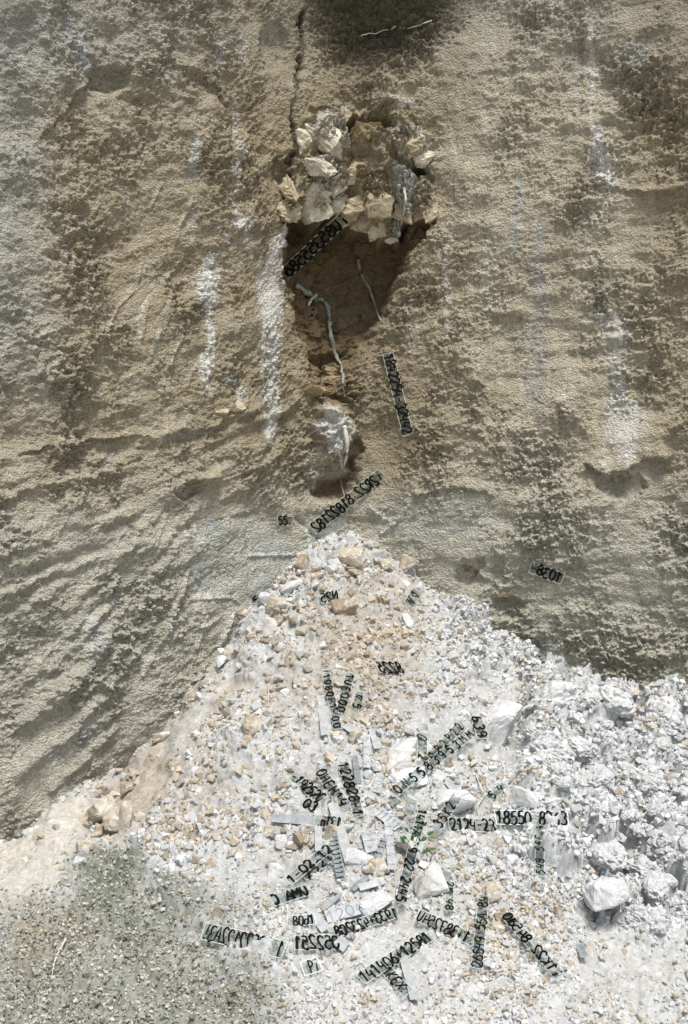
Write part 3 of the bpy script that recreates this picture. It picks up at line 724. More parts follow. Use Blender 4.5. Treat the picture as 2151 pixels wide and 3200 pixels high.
for i, a in enumerate([
    (1270, 1778, 58, 66, 'tan', 'smooth tan oblong stone on the right shoulder of the mound near its peak', .8, .1, .35),
    (1487, 1941, 80, 40, 'tan', 'flat tan stone lying against the cliff on the right ridge of the mound', .8, .1, .1),
    (1095, 1762, 80, 74, 'tan', 'large cracked tan rock just below the peak of the mound', .9, .2, .1),
    (1045, 1772, 42, 46, 'white', 'white wedge stone tucked left of the cracked tan rock below the peak', .8, 0, -.3),
    (958, 1762, 46, 52, 'brown', 'dark brown clod at the left edge of the mound just below its peak', .8, 0, .5),
    (1200, 1772, 40, 36, 'tan', 'small tan stone between the peak rock and the oblong stone', .8, 0, 0),
    (1075, 1906, 88, 56, 'brown', 'brown boulder with a flat shaded front jutting from the upper mound', .8, -.2, -.1),
    (866, 1905, 62, 54, 'tan', 'tan block on top of the rock cluster at the left edge of the upper mound', .8, 0, .2),
    (847, 1968, 50, 70, 'grey', 'tall grey stone at the foot of the rock cluster on the left edge', .8, 0, .1),
    (868, 1945, 34, 42, 'brown', 'small rusty block wedged beside the tall grey stone', .8, 0, .2),
    (833, 1878, 42, 44, 'white', 'white stone leaning on the cliff above the left rock cluster', .8, 0, .4),
    (912, 1838, 76, 40, 'white', 'long white stone lying along the left edge below the peak', .7, 0, -.25),
    (692, 2078, 66, 48, 'white', 'white boulder at the left edge half way down the slope', .8, 0, -.2),
    (728, 2056, 44, 30, 'tan', 'tan stone touching the white boulder half way down the left edge', .8, 0, 0),
    (515, 2300, 70, 36, 'tan', 'flat tan clod on the left edge above the smooth tan slope', .8, 0, -.3),
    (795, 2282, 66, 70, 'tan', 'half buried tan stone alone in the pale left slope', .9, -.2, .3),
    (1272, 1945, 40, 50, 'white', 'small round white stone on the right of the upper slope', .9, 0, 0),
    (318, 2552, 92, 66, 'tan', 'largest angular tan rock beside the smooth pale slab', .8, .2, -.3),
    (408, 2572, 60, 80, 'tan', 'upright squarish pale tan rock right of the largest angular rock', .7, 0, .05),
    (362, 2590, 50, 60, 'tan', 'tan wedge between the two rocks beside the pale slab', .8, 0, -.5),
    (306, 2606, 36, 26, 'brown', 'small round brown stone under the largest angular tan rock', .8, 0, 0),
    (268, 2662, 46, 40, 'tan', 'triangular tan stone standing alone at the lower end of the pale slab', .8, 0, .2),
    (441, 2566, 28, 22, 'tan', 'little tan stone right of the upright squarish rock', .8, 0, 0),
    (404, 2468, 34, 30, 'brown', 'knobbly reddish stone in the heap above the angular tan rocks', .8, 0, 0),
    (372, 2480, 46, 26, 'tan', 'flat tan stone left of the knobbly reddish stone', .8, 0, .1),
    (338, 2478, 36, 28, 'tan', 'leftmost tan stone of the small heap above the pale slab', .8, 0, 0),
    (1550, 2240, 190, 180, 'white', 'large pale boulder half buried left of the white clods', .7, .1, -.25),
    (1884, 2858, 146, 176, 'white', 'big bright white block standing alone at lower right', .85, -.12, .06),
    (1350, 2785, 110, 150, 'grey', 'pale boulder with a hollow underneath right of the long glass strip', .8, .2, -.2),
    (1262, 2345, 80, 60, 'white', 'pale rock with shaded front above the diagonal glass strip', .8, 0, .1),
    (1242, 2392, 80, 70, 'grey', 'pale faceted rock left of the diagonal glass strip', .8, -.2, .2),
    (1275, 2436, 120, 52, 'white', 'long white rock under the lower end of the diagonal glass strip', .7, 0, -.15),
    (1640, 2505, 92, 66, 'white', 'white rounded rock behind the level glass strip', .8, 0, .1),
    (1722, 2508, 66, 34, 'white', 'flat topped white rock right of the rounded rock behind the level strip', .8, 0, 0),
    (1735, 2640, 90, 74, 'white', 'lumpy white clod below the right end of the level strip', .8, 0, 0),
    (1558, 2640, 44, 36, 'tan', 'tan stone in the gravel below the level glass strip', .8, 0, 0),
    (1185, 2722, 66, 56, 'tan', 'rounded tan rock at the end of the tall pale strip', .9, 0, .1),
    (1350, 2682, 28, 28, 'brown', 'small rusty cube of stone right of the green sprig', .9, 0, 0),
    (1545, 2790, 50, 60, 'tan', 'tan rock above the brown rock at the top of the slanting strip', .8, 0, .2),
    (1578, 2856, 92, 46, 'brown', 'wide brown rock at the top of the slanting strip', .8, 0, -.1),
    (1555, 2902, 46, 32, 'tan', 'small tan stone below the wide brown rock', .8, 0, 0),
    (1745, 2850, 32, 44, 'brown', 'small dark brown stone left of the big white block', .8, 0, -.3),
    (1108, 2310, 50, 44, 'tan', 'tan stone under the short tilted strip', .9, 0, .1),
    (1130, 2690, 104, 80, 'white', 'large pale rock with a dark hollow beneath in the nest of strips', .8, -.2, .2),
    (1038, 2612, 50, 70, 'tan', 'flat tan flake between two pale strips', .6, .1, .3),
    (950, 2622, 74, 54, 'brown', 'reddish crumbly clod left of the pale strips', .9, 0, 0),
    (842, 2604, 50, 42, 'tan', 'tan stone under the dark standing strip', .8, 0, .2),
    (877, 2634, 40, 42, 'white', 'white angular stone left of the reddish crumbly clod', .8, 0, 0),
    (674, 2852, 32, 56, 'tan', 'thin pale flake standing above the long strip at lower left', .4, .2, .25),
    (862, 2730, 50, 52, 'white', 'white angular stone left of the crossed strips', .8, 0, .1),
    (1530, 2530, 60, 40, 'tan', 'long buff stone above the level glass strip', .8, 0, .3),
    (1420, 2520, 130, 80, 'white', 'broad white crumbling rock above the green sprig', .8, .1, -.1),
    (1280, 2660, 90, 70, 'grey', 'grey rock in shade behind the green sprig', .8, 0, 0),
    (1180, 2830, 110, 60, 'white', 'low white rock below the nest of strips', .8, 0, -.2)]):
    u, v, w, h, mname, lab, dep, tl, rl = a
    if 17 <= i <= 25: w, h = w*1.2, h*1.2
    hero_rock(u, v, w, h, mname, lab, {26: 211, 27: 305}.get(i, 40+i), depth=dep, tilt=tl, roll=rl, npts=26 if i == 27 else 12 + i % 4, rag=.05, lift={27: .22, 26: -.12, 28: .05}.get(i, .32 if 17 <= i <= 25 else .2))

# broken blocks along the lip of the overhang: parts of the cliff
rb_ = random.Random(8)
for (u, v, w, h, mname) in [(905, 655, 60, 50, 'tan'), (950, 640, 56, 60, 'grey'), (1000, 655, 70, 60, 'grey'), (1045, 632, 60, 54, 'grey'), (1095, 668, 60, 64, 'tan'), (1140, 690, 60, 50, 'tan'), (1180, 712, 50, 50, 'tan'),
                            (1222, 716, 40, 60, 'grey'), (1262, 660, 50, 60, 'tan'), (1305, 650, 60, 50, 'brown'), (1345, 660, 44, 50, 'tan'), (985, 590, 80, 70, 'grey'), (1050, 575, 60, 60, 'grey'), (1130, 620, 84, 70, 'tan'),
                            (1185, 640, 60, 60, 'tan'), (960, 440, 70, 60, 'grey'), (1020, 430, 90, 80, 'grey'), (1060, 500, 60, 40, 'tan'), (1010, 515, 70, 40, 'grey'), (1280, 440, 70, 60, 'tan'), (1320, 480, 50, 50, 'grey'), (1150, 400, 70, 44, 'brown'),
                            (1095, 370, 50, 40, 'tan'), (925, 590, 50, 60, 'tan'), (1200, 540, 60, 50, 'tan'), (1120, 545, 60, 50, 'tan'), (985, 1215, 50, 30, 'brown'), (1040, 1195, 60, 34, 'brown'), (1030, 1235, 66, 36, 'brown'), (1045, 1160, 50, 30, 'brown'),
                            (1470, 1790, 50, 36, 'tan'), (1560, 1850, 66, 34, 'tan'), (700, 1285, 60, 40, 'tan'), (745, 1270, 50, 36, 'tan')]:
    p, n, _ = at(u, v); k_ = px2m(p)
    bm = hull(rock_points(13, rb_, .8)); bmesh.ops.triangulate(bm, faces=bm.faces)
    bmesh.ops.subdivide_edges(bm, edges=bm.edges, cuts=5, use_grid_fill=True)
    co = np.array([x.co[:] for x in bm.verts]); ph = rb_.uniform(0, 50)
    nn = fbm(co[:, 0]*5+ph+co[:, 1]*2.3, co[:, 2]*5+ph-co[:, 1]*1.9, 3, 7)+.6*fbm(co[:, 0]*15+ph+co[:, 1]*9, co[:, 2]*15-co[:, 1]*8, 2, 9)
    n4 = fbm(co[:, 0]*30+ph+co[:, 1]*17, co[:, 2]*30-co[:, 1]*15, 2, 11)
    co = co*(1+.26*nn+.10*n4)[:, None]*np.array([w*k_*1.45, w*k_*.95, h*k_*1.35])
    for x, c in zip(bm.verts, co): x.co = c
    me = bpy.data.meshes.new('block'); bm.to_mesh(me); bm.free(); me.materials.append(BLOCK_MATS[mname])
    o = link(bpy.data.objects.new('block', me)); o.parent = cliff
    o.location = p-Vector((n.x, n.y, 0))*(.42*w*k_); o.rotation_euler = (rb_.uniform(-.3, .3), rb_.uniform(-.35, .35), rb_.uniform(-.4, .4))

# ------------------------------------------------------------------ brushed numerals
def arc(cx, cy, rx, ry, a0, a1, n=9):
    return [(cx+rx*math.cos(math.radians(a0+(a1-a0)*i/(n-1))), cy+ry*math.sin(math.radians(a0+(a1-a0)*i/(n-1)))) for i in range(n)]
GL = {
    '0': [arc(.3, .5, .27, .48, 90, 450, 15)], '1': [[(.08, .68), (.32, .98), (.32, .5), (.32, .0)]],
    '2': [arc(.29, .74, .24, .25, 165, -25, 9)+[(.28, .28), (.03, .03), (.58, .04)]], '3': [arc(.27, .75, .24, .24, 150, -80, 8)+arc(.27, .26, .28, .26, 80, -150, 9)],
    '4': [[(.18, .98), (.05, .42), (.55, .42)], [(.48, .75), (.42, 0)]], '5': [[(.55, .97), (.17, .95), (.1, .55)]+arc(.28, .32, .28, .31, 110, -140, 9)],
    '6': [[(.48, .97), (.2, .7)]+arc(.29, .28, .25, .28, 165, 520, 13)], '7': [[(.05, .95), (.57, .95), (.25, 0)], [(.12, .5), (.5, .5)]],
    '8': [arc(.3, .75, .2, .22, -90, 270, 11)+arc(.3, .26, .26, .26, 90, -270, 12)], '9': [arc(.3, .7, .24, .27, 0, 360, 12)+[(.54, .4), (.42, 0)]],
    'A': [[(.02, 0), (.3, .98), (.58, 0)], [(.12, .36), (.48, .36)]], 'B': [[(.08, 0), (.08, .97)]+arc(.1, .74, .36, .23, 90, -90, 8)+arc(.1, .26, .44, .26, 90, -90, 8)],
    'K': [[(.1, 1), (.1, 0)], [(.56, .96), (.12, .48), (.58, 0)]], 'F': [[(.12, 0), (.12, .95), (.56, .95)], [(.12, .52), (.46, .52)]], 'V': [[(.02, .98), (.3, .02), (.58, .98)]],
    'M': [[(.0, 0), (.1, .97), (.32, .35), (.54, .97), (.64, 0)]], 'U': [[(.06, .97), (.08, .3), (.3, .02), (.52, .3), (.54, .97)]], 'P': [[(.1, 0), (.1, .97)]+arc(.12, .72, .4, .25, 90, -90, 9)],
    'R': [[(.1, 0), (.1, .97)]+arc(.12, .74, .38, .23, 90, -90, 8)+[(.58, 0)]], 'E': [[(.55, .95), (.12, .93), (.1, .05), (.57, .04)], [(.12, .5), (.46, .5)]], 'H': [[(.08, 1), (.08, 0)], [(.52, 1), (.52, 0)], [(.08, .5), (.52, .5)]],
    'N': [[(.06, 0), (.08, .97), (.5, .05), (.54, 1)]], 'X': [[(.04, .97), (.56, .02)], [(.56, .97), (.04, .02)]], 'C': [arc(.33, .5, .28, .48, 50, 310, 12)], 'D': [[(.08, 0), (.08, .97)]+arc(.1, .485, .45, .485, 90, -90, 9)],
    'd': [arc(.26, .28, .23, .27, 0, 360, 11)+[(.5, .98), (.52, 0)]], 'b': [[(.1, .98), (.1, .05)]+arc(.3, .28, .22, .26, 200, 530, 11)], 'n': [[(.08, 0), (.08, .62)]+arc(.3, .4, .2, .22, 170, 0, 6)+[(.5, 0)]],
    'i': [[(.25, 0), (.25, .6)], [(.25, .84), (.25, .97)]], '+': [[(.06, .45), (.56, .45)], [(.31, .7), (.31, .2)]], '-': [[(.08, .46), (.5, .46)]], '.': [[(.2, .02), (.22, .16)]], '!': [[(.25, 1), (.25, .35)], [(.25, .14), (.25, .0)]], ' ': [],
}
def smooth_line(p, n=4):
    if len(p) < 3: return p
    out = []
    for i in range(len(p)-1):
        p0 = p[max(i-1, 0)]; p1 = p[i]; p2 = p[i+1]; p3 = p[min(i+2, len(p)-1)]
        for k in range(n):
            t = k/n
            out.append(tuple(0.5*(2*b+(c-a)*t+(2*a-5*b+4*c-d)*t*t+(3*b-a-3*c+d)*t**3) for a, b, c, d in zip(p0, p1, p2, p3)))
    return out+[p[-1]]
rg = random.Random(21)
def stroke(verts, faces, pts, wd, z):
    pts = smooth_line(pts, 2)
    n = len(pts); b = len(verts)
    for i, (x, y) in enumerate(pts):
        x0, y0 = pts[max(i-1, 0)]; x1, y1 = pts[min(i+1, n-1)]
        dx, dy = x1-x0, y1-y0; l = math.hypot(dx, dy) or 1
        # a slanted brush: thicker across, thinner along its edge
        h = wd*(0.62+0.40*abs((dx*0.55+dy*0.83)/l))*0.5*(0.75 if i in (0, n-1) else 1)
        verts += [(x-dy/l*h, y+dx/l*h, z), (x+dy/l*h, y-dx/l*h, z)]
    for i in range(n-1): faces.append((b+2*i, b+2*i+1, b+2*i+3, b+2*i+2))

STRIPS = []
def make_strip(uA, vA, uB, vB, wpx, text, label, mirror=False, flip=False, lift=0.005, clear=True, dark=False, ink=None, cat='glass strip', fill=0.86, bold=0.17, name='glass_strip', thick=0.004):
    """a narrow glass strip from one image pixel to another, resting on the land; text runs from A to B"""
    ra, rb = at(uA, vA), at(uB, vB)
    A3, B3 = ra[0].copy(), rb[0].copy()
    on_mound = ra[2] or rb[2]
    n = (ra[1]+rb[1]+at((uA+uB)/2, (vA+vB)/2)[1]).normalized()
    kA = px2m(A3)
    # rest on the bumps underneath, propped up a little towards the open side
    if on_mound:
        n = (n+Vector((0, -0.75, 0.1))).normalized()
        uv_ = (B3-A3).normalized(); nn_ = (n-uv_*n.dot(uv_)).normalized(); vv_ = nn_.cross(uv_)
        need = []
        for t in np.linspace(0, 1, 11):
            for sg in (-.4, 0, .4):
                q = A3.lerp(B3, t)+vv_*(sg*wpx*kA); need.append((ground_z(q.x, q.y)-q.z)*nn_.z)
        lift = lift+max(0, min(float(np.percentile(need, 90)), .15))+.006
        for _ in range(22):          # not down in a dip behind a hump
            bad = 0
            for t in np.linspace(0.03, .97, 9):
                q = A3.lerp(B3, t)+nn_*lift; uu, ww = image_px(q.x, q.y, q.z); r = at(uu, ww)
                bad += r is not None and r[0].y < q.y-.012
            if bad < 2: break
            eye = Vector((0, CAM_Y, CAM_Z))
            A3 += (eye-A3).normalized()*.012; B3 += (eye-B3).normalized()*.012
        if clear:
            for _ in range(24):      # lie over rocks, not inside them
                hit = False
                for t in np.linspace(0, 1, 9):
                    q = A3.lerp(B3, t)+nn_*lift
                    for c_, r_ in ROCKS:
                        e = q-c_
                        if (e.x/r_.x)**2+(e.y/r_.y)**2+(e.z/r_.z)**2 < 1: hit = True
                if not hit: break
                lift += .006
    else:
        # lean on the outermost bumps of the face
        best = 0
        for t in np.linspace(0, 1, 9):
            q = A3.lerp(B3, t); r = at(uA+(uB-uA)*t, vA+(vB-vA)*t)
            if r: best = max(best, (r[0]-q).dot(n))
        A3 += n*min(best, .12); B3 += n*min(best, .12)
    A3 += n*lift; B3 += n*lift
    uvec = (B3-A3); L = uvec.length; uvec.normalize()
    n = (n-uvec*n.dot(uvec)).normalized(); v = n.cross(uvec)
    w = wpx*kA*min(1.35, 1/max(.4, math.hypot(v.x, v.z)))
    M = Matrix((uvec, v, n)).transposed().to_4x4(); M.translation = A3
    STRIPS.append((np.array(M.inverted()), L, w))
    root = link(bpy.data.objects.new(name, None)); root.matrix_world = M; root.empty_display_size = .05
    tag(root, label, cat, 'glass strips lying on the rubble and cliff')
    # pane: slightly uneven cut ends
    e = [rg.uniform(-.1, .1)*w for _ in range(4)]
    base = [(e[0], -w/2), (L+e[1], -w/2), (L+e[2], w/2), (e[3], w/2)]
    t = thick
    vv = [(x, y, 0) for x, y in base]+[(x, y, t) for x, y in base]
    ff = [(3, 2, 1, 0), (4, 5, 6, 7), (0, 1, 5, 4), (1, 2, 6, 5), (2, 3, 7, 6), (3, 0, 4, 7)]
    face_mat = MAT_GLASS if clear else (MAT_DUSTY_DARK if dark else MAT_DUSTY)
    pane = mesh_obj('pane', vv, ff, [face_mat, MAT_EDGE], root)
    for i in range(2, 6): pane.data.polygons[i].material_index = 1
    if clear:
        # bright ground rim along the cut edges
        rv, rf = [], []; r_ = max(0.0013, w*0.03)
        for (x0, y0), (x1, y1) in zip(base, base[1:]+base[:1]):
            dx, dy = x1-x0, y1-y0; l = math.hypot(dx, dy); nx_, ny_ = -dy/l*r_, dx/l*r_
            b = len(rv); rv += [(x0, y0, t+.0006), (x1, y1, t+.0006), (x1+nx_, y1+ny_, t+.0006), (x0+nx_, y0+ny_, t+.0006)]; rf.append((b, b+1, b+2, b+3))
        mesh_obj('rim', rv, rf, MAT_EDGE, root)
    if text:
        N = len(text); adv = (L*0.98)/N; gh = w*fill; gw = min(adv*0.88, gh*0.8)
        for i, ch in enumerate(text):
            V_, F_ = [], []
            x0 = L*0.01+adv*i+(adv-gw)/2+rg.uniform(-.05, .05)*gw; y0 = -gh/2+rg.uniform(-.05, .05)*gh
            sl = rg.uniform(-.08, .12)
            for q, st in enumerate(GL.get(ch, [])):
                pts = []
                for (a, b) in st:
                    a2 = a+(b-.5)*sl; a2 = (0.6-a2) if mirror else a2; b2 = (1-b) if flip else b
                    pts.append((x0+a2/0.6*gw, y0+b2*gh))
                stroke(V_, F_, pts, min(gh*bold, gw*.37)*rg.uniform(.9, 1.2), t+.0013+q*.0003)
            if V_: mesh_obj('numeral' if ch.isdigit() else 'letter', V_, F_, ink or MAT_INK, root)
    return root

for a in [
    # on the cliff
    dict(p=(889, 852, 1098, 655), w=38, s='e85S5358Ui.'.replace('e', '6').replace('S', '5'), m=1, l='dark lettered glass strip slanting across the top of the niche', b=.2),
    dict(p=(1212, 1108, 1272, 1356), w=34, s='1842254-32442', l='lettered glass strip hanging nearly upright on the cliff right of the niche', b=.2),
    dict(p=(974, 1650, 1192, 1478), w=38, s='28122818 22R2i', m=1, l='long lettered glass strip slanting up the cliff just above the mound peak', b=.18),
    dict(p=(868, 1622, 914, 1628), w=30, s='55.', l='short glass piece marked with two fives left of the peak', b=.2),
    dict(p=(1660, 1772, 1754, 1806), w=36, s='-8301', m=1, l='short lettered glass strip low on the right side of the cliff', b=.19),
    # upper mound
    dict(p=(1274, 1892, 1304, 1852), w=36, s='V1', l='small glass piece marked V1 on the right of the upper slope', b=.22),
    dict(p=(796, 1888, 818, 1862), w=28, s='5', l='tiny glass shard with one numeral at the left edge of the mound', b=.2),
    dict(p=(1000, 1874, 1058, 1860), w=30, s='52N', m=1, l='short glass piece just above the brown jutting boulder', b=.22),
    dict(p=(1172, 2085, 1254, 2090), w=38, s='6228', m=1, l='four numeral glass strip alone on the ochre upper slope', b=.2),
    # middle
    dict(p=(1020, 2110, 1058, 2282), w=24, s='1080F1-00', l='upright lettered strip beside the topmost pale blank strip', b=.22),
    dict(p=(1094, 2108, 1064, 2236), w=28, s='1UE000', l='upright lettered strip leaning to the left in the middle of the slope', b=.2),
    dict(p=(1124, 2168, 1114, 2222), w=28, s='K5', l='short two letter glass piece right of the leaning upright strip', b=.2),
    dict(p=(1068, 2384, 1122, 2556), w=34, s='122828-1', l='lettered strip running down the slope above the tall pale strips', b=.2),
    dict(p=(1000, 2415, 1082, 2530), w=34, s='0HEH14', l='middle strip of the three lettered strips fanned above the tall pale strips', b=.2),
    dict(p=(916, 2424, 1012, 2504), w=34, s='-19252C', l='leftmost of the lettered strips fanned above the tall pale strips', b=.2),
    dict(p=(950, 2512, 992, 2530), w=28, s='03', l='short two numeral glass piece at the foot of the fanned strips', b=.2),
    dict(p=(984, 2572, 1062, 2576), w=32, lf=.035, s='.n131', m=1, l='level lettered glass piece lying across the two tall pale strips', b=.2),
    dict(p=(902, 2768, 1034, 2662), w=30, lf=.03, s='1-02 12', l='upper of two parallel slanting strips left of the dark ribbed strip', b=.2),
    dict(p=(948, 2752, 1040, 2682), w=26, s='2521', l='lower of two parallel slanting strips left of the dark ribbed strip', b=.2),
    dict(p=(1318, 2296, 1318, 2382), w=34, s='0 2', l='upright two numeral strip above the long diagonal strip', b=.17),
    dict(p=(1338, 2372, 1440, 2262), w=32, s='1P2P22', l='slanting strip just above the long diagonal strip', b=.18),
    dict(p=(1212, 2504, 1468, 2308), w=32, s='0N5583953MM', l='long diagonal lettered strip below the pale boulders', b=.2),
    dict(p=(1482, 2238, 1506, 2314), w=34, s='b39', l='upright three character strip resting on the large pale boulder', b=.2),
    dict(p=(1274, 2520, 1262, 2592), w=30, s='370', l='short upright strip at the top of the long glass strip', b=.2),
    dict(p=(1318, 2546, 1242, 2838), w=30, s='1411A1b9 22 2445', l='longest steep glass strip running down past the green sprig', b=.22),
    dict(p=(1348, 2612, 1414, 2518), w=32, s='35K2.', l='slanting strip left of the level strip', b=.2),
    dict(p=(1402, 2584, 1546, 2588), w=34, s='2124-23', l='left one of two level strips laid end to end', b=.16),
    dict(p=(1542, 2564, 1764, 2572), w=36, s='18550 8363', l='right one of two level strips laid end to end', b=.14),
    dict(p=(1518, 2502, 1574, 2458), w=26, s='54', l='small slanting glass piece above the level strips', b=.18),
    dict(p=(1680, 2758, 1680, 2596), w=30, s='548 55F 4', l='upright lettered strip hanging below the level strips', b=.16),
    dict(p=(1403, 2760, 1403, 2856), w=26, s='2K 48', l='upright lettered strip right of the hollowed pale boulder', b=.2),
    # foreground
    dict(p=(846, 2824, 964, 2786), w=30, s='C AMU', m=1, l='slanting lettered strip in the gravel above the level four numeral piece', b=.2),
    dict(p=(896, 2884, 988, 2876), w=26, s=' 80d1', l='level four numeral piece above the six numeral strip', b=.18),
    dict(p=(636, 2926, 892, 2984), w=42, s='!3A22122590 1', m=1, l='long lettered strip in the damp soil farthest left of the foreground strips', b=.15),
    dict(p=(918, 2946, 1056, 2946), w=36, s='152250', m=1, l='level six numeral strip in the foreground gravel', b=.17),
    dict(p=(944, 3030, 1004, 3008), w=36, s=' Pi', l='short glass piece lettered Pi below the six numeral strip', b=.2),
    dict(p=(1042, 2922, 1236, 2850), w=30, s='802324+3391', m=1, l='slanting lettered strip below the nest of pale strips', b=.2),
    dict(p=(1126, 3066, 1340, 2930), w=36, s='141406+12581', l='lettered strip crossing over the long pale slat in the foreground', b=.17),
    dict(p=(1204, 3038, 1274, 3116), w=34, s='1KEX.', l='short slanting strip left of the lower end of the pale slat', b=.18),
    dict(p=(1306, 2862, 1486, 2950), w=34, s='U452783+1.', m=1, l='strip sloping down to the right below the hollowed boulder', b=.2),
    dict(p=(1484, 3030, 1516, 2808), w=36, s='26549 55A 84', l='steep lettered strip over sandy soil below the wide brown rock', b=.16),
    dict(p=(1572, 2868, 1742, 3066), w=34, s='0d548 22K1i', m=1, l='strip sloping down right from the wide brown rock', b=.2)]:
    make_strip(*a['p'], a['w'], a['s'], a['l'], mirror=bool(a.get('m')), lift=a.get('lf', .005), bold=a.get('b', .17)*1.25, fill=.92)

for a in [
    ((1003, 2182, 1014, 2302), 22, '', 'topmost pale blank strip lying upright in tan gravel', 0),
    ((1082, 2272, 1118, 2302), 24, '', 'short pale strip tilted over a tan stone', 0),
    ((1146, 2400, 1146, 2300), 22, '5214', 'pale strip with faint writing right of the tilted short strip', 0),
    ((1158, 2282, 1176, 2340), 18, '', 'narrow pale strip leaning at the top of the faintly written strip', 0),
    ((1108, 2368, 1120, 2456), 18, '', 'narrow grey strip beside the lettered strip running down the slope', 1),
    ((1182, 2418, 1176, 2474), 24, '204', 'small bluish strip with faint writing above the nest of strips', 0),
    ((1184, 2540, 1242, 2586), 32, '11111', 'broad bluish strip lying aslant at the right of the nest', 0),
    ((1206, 2578, 1222, 2728), 24, '11541', 'tall pale strip standing at the right of the nest', 0),
    ((995, 2516, 1000, 2668), 22, '', 'tall bright strip at the left of the nest', 0),
    ((1042, 2510, 1094, 2690), 30, '', 'long dusty strip behind the dark ribbed strip', 0),
    ((1048, 2630, 1066, 2742), 28, '11111111', 'dark grey ribbed strip at the centre of the nest', 1),
    ((1142, 2600, 1160, 2672), 34, '21+', 'broken pale strip with faint writing between white stones', 0),
    ((1172, 2696, 1196, 2626), 22, '1111', 'grey blue broken strip left of the tall right strip', 1),
    ((1100, 2784, 1146, 2742), 16, '', 'narrow grey slat in the lower part of the nest', 1),
    ((1116, 2780, 1180, 2764), 18, '', 'narrow pale slat lying beside the narrow grey slat', 0),
    ((1250, 2962, 1292, 3136), 26, '', 'long pale slat standing in the foreground gravel', 0),
    ((1016, 2870, 1132, 2834), 32, '1204', 'pale strip lying under the gravel left of the low white rock', 0),
    ((962, 2842, 1018, 2912), 28, '', 'bluish flat strip beside the level four numeral piece', 0),
    ((846, 2556, 984, 2570), 22, '', 'dark strip standing on edge left of the bright strip', 1),
    ((1054, 2934, 1082, 2962), 32, '', 'small bluish shard at the right end of the six numeral strip', 0),
    ((1356, 2420, 1386, 2430), 24, '', 'short bluish shard below the long diagonal strip', 0),
    ((1392, 2446, 1416, 2480), 20, '', 'pale shard below the middle of the long diagonal strip', 0),
    ((1062, 2800, 1010, 2846), 12, '', 'thin dark slat leaning in the stones below the nest', 1),
    ((1802, 2962, 1822, 2996), 24, '', 'grey shard in the gravel below the big white block', 1),
    ((1376, 2738, 1400, 2742), 26, '', 'small grey square shard beside the hollowed pale boulder', 1)]:
    p, w, s, l, dk = a
    make_strip(*p, w, s, l, clear=False, dark=bool(dk), ink=MAT_INK if (dk and s) else MAT_FAINT, bold=.12, lift=.007, name='dusty_strip', thick=.003)

# ------------------------------------------------------------------ gravel, stones and clods
def over_strip(P_, r_):
    """which of these stones would lie on top of a strip"""
    m = np.zeros(len(P_), bool)
    for Mi, L_, w_ in STRIPS:
        q = P_@Mi[:3, :3].T+Mi[:3, 3]
        m |= (q[:, 0] > -r_*.6) & (q[:, 0] < L_+r_*.6) & (np.abs(q[:, 1]) < w_/2+r_*.6) & (q[:, 2] > -r_*1.1) & (q[:, 2] < .2)
    return m
# fine gravel: too many to count, one part of the mound
GV = [hull_arrays(11, 100+i) for i in range(14)]
def rot_mats(n):
    q = RNG.normal(size=(n, 4)); q /= np.linalg.norm(q, axis=1, keepdims=True); w, x, y, z = q.T
    return np.stack([1-2*(y*y+z*z), 2*(x*y-z*w), 2*(x*z+y*w), 2*(x*y+z*w), 1-2*(x*x+z*z), 2*(y*z-x*w), 2*(x*z-y*w), 2*(y*z+x*w), 1-2*(x*x+y*y)], -1).reshape(n, 3, 3)
ND = 11000; NG = 44000+ND
dens = np.clip(0.42+0.5*z_ochre+0.5*sstep(2300, 2600, mwv)*sstep(800, 1000, mwu)-0.95*z_slab+0.75*z_clod-0.1*z_dark-0.75*z_pale-.5*z_tansmooth+1.9*mn1+1.2*mn3, 0.02, 1.8)
dens *= 1-.92*z_clod*np.clip(sstep(.48, .66, w1)+.6*sstep(.5, .7, w2), 0, 1)
dens *= (MY < wall_at-0.0) & (MU > -60) & (MU < 2210) & (MV < 3320)
cell = np.gradient(mx_)[None, :]*np.gradient(my_)[:, None]
pr = (dens*cell).ravel(); pr /= pr.sum()
pd = (np.clip(z_dark, 0, 1)**1.2*cell*(MY < wall_at)*(MU > -60)*(MV < 3320)).ravel(); pd /= pd.sum()
pick = np.concatenate([RNG.choice(pr.size, NG-ND, p=pr), RNG.choice(pd.size, ND, p=pd)])
gp = MP.reshape(-1, 3)[pick]+np.stack([RNG.uniform(-.004, .004, NG), RNG.uniform(-.004, .004, NG), np.zeros(NG)], -1)
size = np.clip(0.0046*RNG.pareto(2.15, NG)+0.0032, 0.0032, 0.026)
size = np.where(RNG.uniform(size=NG) < z_clod.ravel()[pick]*.75, np.clip(size*1.7, .005, .022), size)
bury = over_strip(gp, size*1.6) & (RNG.uniform(size=NG) < .97)
gp[bury, 2] -= .2      # stones under the strips stay out of sight
och = z_ochre.ravel()[pick]; drk = z_dark.ravel()[pick]; cl = z_clod.ravel()[pick]
size = np.where(drk > .4, size*.6, size); size = np.where(mwv.ravel()[pick] > 2720, np.minimum(size, .015)*.9, size)
rr = RNG.uniform(size=NG)
ptan = np.clip(0.22+0.16*sstep(1300, 1000, mwu).ravel()[pick]*sstep(2750, 2600, mwv).ravel()[pick]+0.5*och-0.18*cl+.35*mn1.ravel()[pick], 0.03, .85)
gcol = np.where((rr < ptan)[:, None], C(.47, .405, .315)*RNG.uniform(.75, 1.2, (NG, 1)), np.where((rr < ptan+.12)[:, None], C(.42, .38, .31)*RNG.uniform(.7, 1.2, (NG, 1)), C(.58, .59, .58)*RNG.uniform(.75, 1.12, (NG, 1))))
gcol = gcol*(1-.5*drk[:, None])
